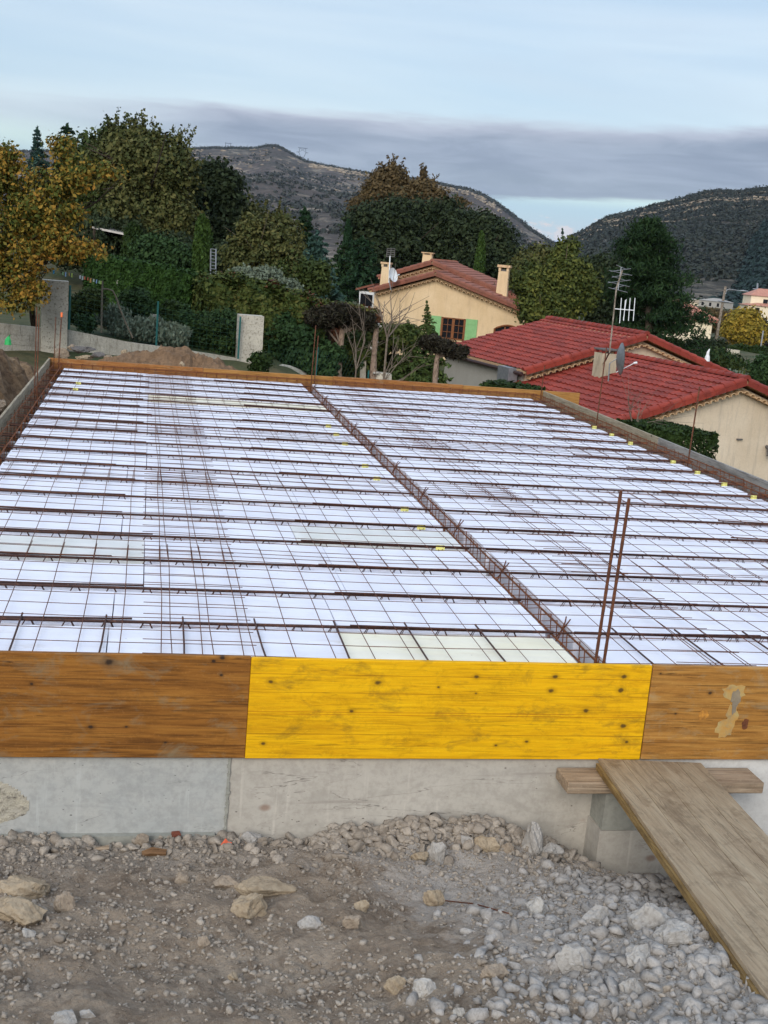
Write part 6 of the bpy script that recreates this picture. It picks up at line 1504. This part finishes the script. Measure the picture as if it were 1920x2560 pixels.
m_h3 = hill_mat('wooded_hill', S(46, 56, 56), S(78, 80, 76), S(58, 64, 62), .06, S(36, 46, 46), .3)
SCRUB = []
def hill(name, mat, crest, foot, nu=220, nv=70, seed=0, rough=1.0, cliff=.0, back=400):
    """crest: rows (px,py,Z); foot: (Z0,z0) - surface from the foot up to the crest and down behind"""
    C = np.array([at(*q) for q in crest]); s_ = np.linspace(0, 1, len(C)); pxs = np.array([q[0] for q in crest], float); pp = (pxs-pxs[0])/(pxs[-1]-pxs[0])
    u = np.linspace(0, 1, nu); CC = np.stack([np.interp(u, pp, C[:, i]) for i in range(3)], 1)
    dirs = CC[:, :2]-CAM[:2]; dist = np.linalg.norm(dirs, axis=1); dirs /= dist[:, None]
    Z0, z0 = foot; P = np.zeros((nv, nu, 3)); vs = np.concatenate([np.linspace(0, 1, nv-8), 1+np.linspace(.05, .5, 8)])
    for j, v in enumerate(vs):
        if v <= 1:
            r = Z0+(dist-Z0)*v; prof = v**1.15 if cliff == 0 else (v**1.1*(1-cliff)+cliff*(1/(1+np.exp(-(v-.9)*38)))/(1/(1+np.exp(-.1*38))))
            z = z0+(CC[:, 2]-z0)*prof
            amp = rough*(CC[:, 2]-z0)*.16*np.minimum(1, (1-v)*5)*min(1, v*4); xw = CAM[0]+dirs[:, 0]*r; yw = CAM[1]+dirs[:, 1]*r
            z = z+fbm(xw/260+seed, yw/260, 5, .55)*amp
        else: r = dist+(v-1)*back*2; z = CC[:, 2]-(v-1)*2*(CC[:, 2]-z0)*.5
        P[j, :, 0] = CAM[0]+dirs[:, 0]*r; P[j, :, 1] = CAM[1]+dirs[:, 1]*r; P[j, :, 2] = z
    P[nv-9, :, 2] += fbm(u*60+seed, u*0, 3)*rough*3
    o = MB().grid(P).build(name, mat, smooth=True); tag(o, kind='structure'); return P
PA = hill('hill', m_h1, [(-400, 400, 2700), (-100, 385, 2700), (200, 376, 2700), (475, 374, 2650), (540, 371, 2650), (600, 372, 2650), (640, 372, 2640), (663, 366, 2630), (690, 366, 2620), (708, 374, 2620), (730, 387, 2600), (760, 403, 2590), (800, 414, 2580), (860, 425, 2560), (930, 437, 2540), (1000, 445, 2500), (1060, 455, 2450), (1120, 466, 2400), (1180, 477, 2340), (1215, 492, 2300), (1245, 511, 2260), (1290, 545, 2200), (1330, 577, 2150), (1365, 601, 2100), (1395, 614, 2060), (1440, 640, 2000), (1500, 665, 1950)], (650, -9), 300, 80, 3, 1.0, .18)
PB = hill('hill', m_h2, [(1395, 640, 1500), (1418, 606, 1480), (1426, 594, 1470), (1460, 581, 1460), (1490, 561, 1450), (1520, 546, 1440), (1560, 536, 1430), (1600, 526, 1420), (1640, 515, 1410), (1680, 505, 1400), (1720, 495, 1390), (1760, 483, 1380), (1800, 478, 1370), (1850, 480, 1360), (1880, 474, 1350), (1920, 473, 1340), (2100, 440, 1300), (2500, 420, 1250)], (520, -9), 260, 80, 9, .9, .12)
PC = hill('hill', m_h3, [(1560, 760, 900), (1700, 745, 880), (1800, 700, 860), (1850, 655, 850), (1885, 600, 840), (1910, 560, 830), (1940, 545, 820), (2100, 500, 800), (2500, 480, 780)], (470, -9), 120, 50, 15, .8)
PD = hill('hill', m_h3, [(-500, 372, 4200), (-100, 370, 4200), (40, 376, 4200), (90, 384, 4200), (150, 380, 4200), (400, 390, 4200)], (2800, -12), 60, 30, 19, .5)
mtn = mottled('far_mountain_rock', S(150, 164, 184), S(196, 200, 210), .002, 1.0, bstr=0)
hill('mountain', mtn, [(1300, 625, 9000), (1360, 606, 9000), (1390, 600, 9000), (1410, 597, 9000), (1440, 606, 9000), (1500, 622, 9000)], (6000, -12), 80, 30, 25, .4)
# scrub and crest trees on the hills: countless, one object each
def scrub(name, P, n, size, leaf, seed, label, crest=.35, vlo=.15, thr=-.05):
    rng = np.random.default_rng(seed); nv, nu = P.shape[:2]; top = nv-9; mb = MB(); v = rng.random(n)**.8*(1-vlo)+vlo; cm = rng.random(n) < crest; v[cm] = 1-np.abs(rng.normal(size=cm.sum()))*.015
    j = np.clip((v*top).astype(int), 0, top); i = rng.integers(0, nu-1, n); f = rng.random(n)[:, None]; Q = P[j, i]*(1-f)+P[j, i+1]*f
    dens = fbm(Q[:, 0]/150+seed, Q[:, 2]/40, 4); keep = (dens > thr) | cm; Q = Q[keep]; m_ = len(Q); s_ = size*rng.uniform(.5, 1.3, m_)
    q_ = rng.normal(size=(m_*12, 3)); K = np.repeat(Q, 12, 0)+q_*np.repeat(s_, 12)[:, None]*np.array((.42, .42, .34))+np.repeat(s_, 12)[:, None]*np.array((0, 0, .4))
    mb.quads(leaf_quads(K, size*.36, rng, .8, None, q_+np.array((0, 0, .6)), .4)); o = mb.build(name, leaf); tag(o, label, 'scrub', kind='stuff')
LF_PC = leafmat('hill_conifer_needle', [S(24, 38, 38), S(34, 50, 48), S(44, 60, 56)])
LH = leafmat('hill_scrub_leaf', [S(40, 46, 42), S(52, 56, 50), S(66, 66, 60)]); LH2 = leafmat('hill_wood_leaf', [S(34, 42, 38), S(44, 50, 44), S(58, 58, 50)])
scrub('scrub', PA, 15000, 4.6, LH, 1, 'dark scrub trees dotted over the long burnt hill', .30)
scrub('scrub', PB, 17000, 3.2, LH2, 2, 'dark scrub trees covering the right hill', .15, .15, -.35)
scrub('scrub', PC, 11000, 2.6, LF_PC, 3, 'dark conifer wood on the near slope at the right', .1, .05)
scrub('valley_scrub', PB[:30], 4500, 2.8, LH2, 4, 'brown green valley scrub at the foot of the right hill', .0, .0)
# limestone ledges along the crests
def ledges(name, P, rows, n, seed, label, hgt, iu=(0, 1)):
    rng = np.random.default_rng(seed); nv, nu = P.shape[:2]; mb = MB()
    for q in range(n):
        j = rng.choice(rows); i = rng.integers(int(nu*iu[0]), int(nu*iu[1])-4); p, p1 = P[j, i], P[j, i+1]; d = p1-p; l_ = np.linalg.norm(d); d = d/l_; nn = np.array((d[1], -d[0], 0)); nn = nn/np.linalg.norm(nn)
        if (nn[:2] @ (CAM[:2]-p[:2])) < 0: nn = -nn
        w = rng.uniform(.4, 2.2)*hgt; h = hgt*rng.uniform(.4, 1.1); k = rng.random()
        c = p+(p1-p)*k; rock(mb, c+nn*hgt*.3, (w, hgt*.6, h*.6), rng, (ICO_V, ICO_F), .12, -atan2(d[1], d[0]))
    o = mb.build(name, m_cl); tag(o, label, 'cliff', kind='stuff')
m_cl = mottled('limestone', S(130, 118, 102), S(160, 144, 124), .08, 1.0, S(80, 74, 68), .3, .5, 2.0)
tA = PA.shape[0]-9; tB = PB.shape[0]-9
ledges('limestone_ledge', PA, [tA-3, tA-4, tA-5], 340, 5, 'pale limestone ledges under the crest of the long hill', 6.5, (.62, .88))
ledges('limestone_ledge', PA, list(range(tA-16, tA-3)), 420, 6, 'scattered pale rock outcrops on the upper long hill', 4.0, (.4, .95))
ledges('limestone_ledge', PB, [tB-3, tB-6, tB-7, tB-11, tB-12, tB-18], 900, 7, 'stepped pale rock ledges on the right hill', 3.6, (.05, .6))
# pylons on the crest
def pylon(label, px, py, Z, h, w, kind):
    b = at(px, py, Z); o = thing('pylon', label, 'pylon', b, 'power pylons on the long hill'); mb = MB(); r = .55
    g = np.array((CR[0], CR[1], 0)); g /= np.linalg.norm(g)
    if kind: 
        L_ = [b-g*w*.1, b-g*w*.45+Zup*h*.55, b-g*w*.36+Zup*h*.9]; R_ = [b+g*w*.1, b+g*w*.45+Zup*h*.55, b+g*w*.36+Zup*h*.9]
        mb.tube(L_, r, 4).tube(R_, r, 4).tube([L_[2]-g*w*.25, R_[2]+g*w*.25], r, 4).tube([L_[1]-g*w*.3, L_[1]], r, 4).tube([R_[1], R_[1]+g*w*.3], r, 4).tube([L_[1], R_[2]], r*.5, 4).tube([R_[1], L_[2]], r*.5, 4).tube([b-Zup*8, b], r*2, 4)
    else: mb.tube([b-g*w*.4-Zup*4, b-g*w*.4+Zup*h], r, 4).tube([b+g*w*.4-Zup*4, b+g*w*.4+Zup*h], r, 4).tube([b-g*w*.55+Zup*h*.85, b+g*w*.55+Zup*h*.85], r, 4).tube([b-g*w*.4+Zup*h*.3, b+g*w*.4+Zup*h*.85], r*.4, 4)
    return mb.build('tower', m_pyl, o)
m_pyl = mottled('pylon_steel', S(96, 104, 120), S(110, 118, 132), 1, .6, bstr=0)
pylon('power pylon on the long hill right of its rocky summit', 755, 398, 2620, 26, 17, True); pylon('small portal pylon on the flat left crest of the long hill', 570, 371, 2700, 13, 14, False)

# ------------------------------------------------------------------ air
hm = bpy.data.materials.new('air_haze'); hm.use_nodes = True; hn = hm.node_tree.nodes; hn.clear()
pv = hn.new('ShaderNodeVolumePrincipled'); pv.inputs['Color'].default_value = (.72, .82, 1.0, 1); pv.inputs['Density'].default_value = .00004; pv.inputs['Anisotropy'].default_value = .2
hm.node_tree.links.new(pv.outputs[0], hn.new('ShaderNodeOutputMaterial').inputs['Volume'])
o = MB().box((-14000, -9000, -60), (14000, 16000, 420)).build('haze', hm); tag(o, kind='stuff')
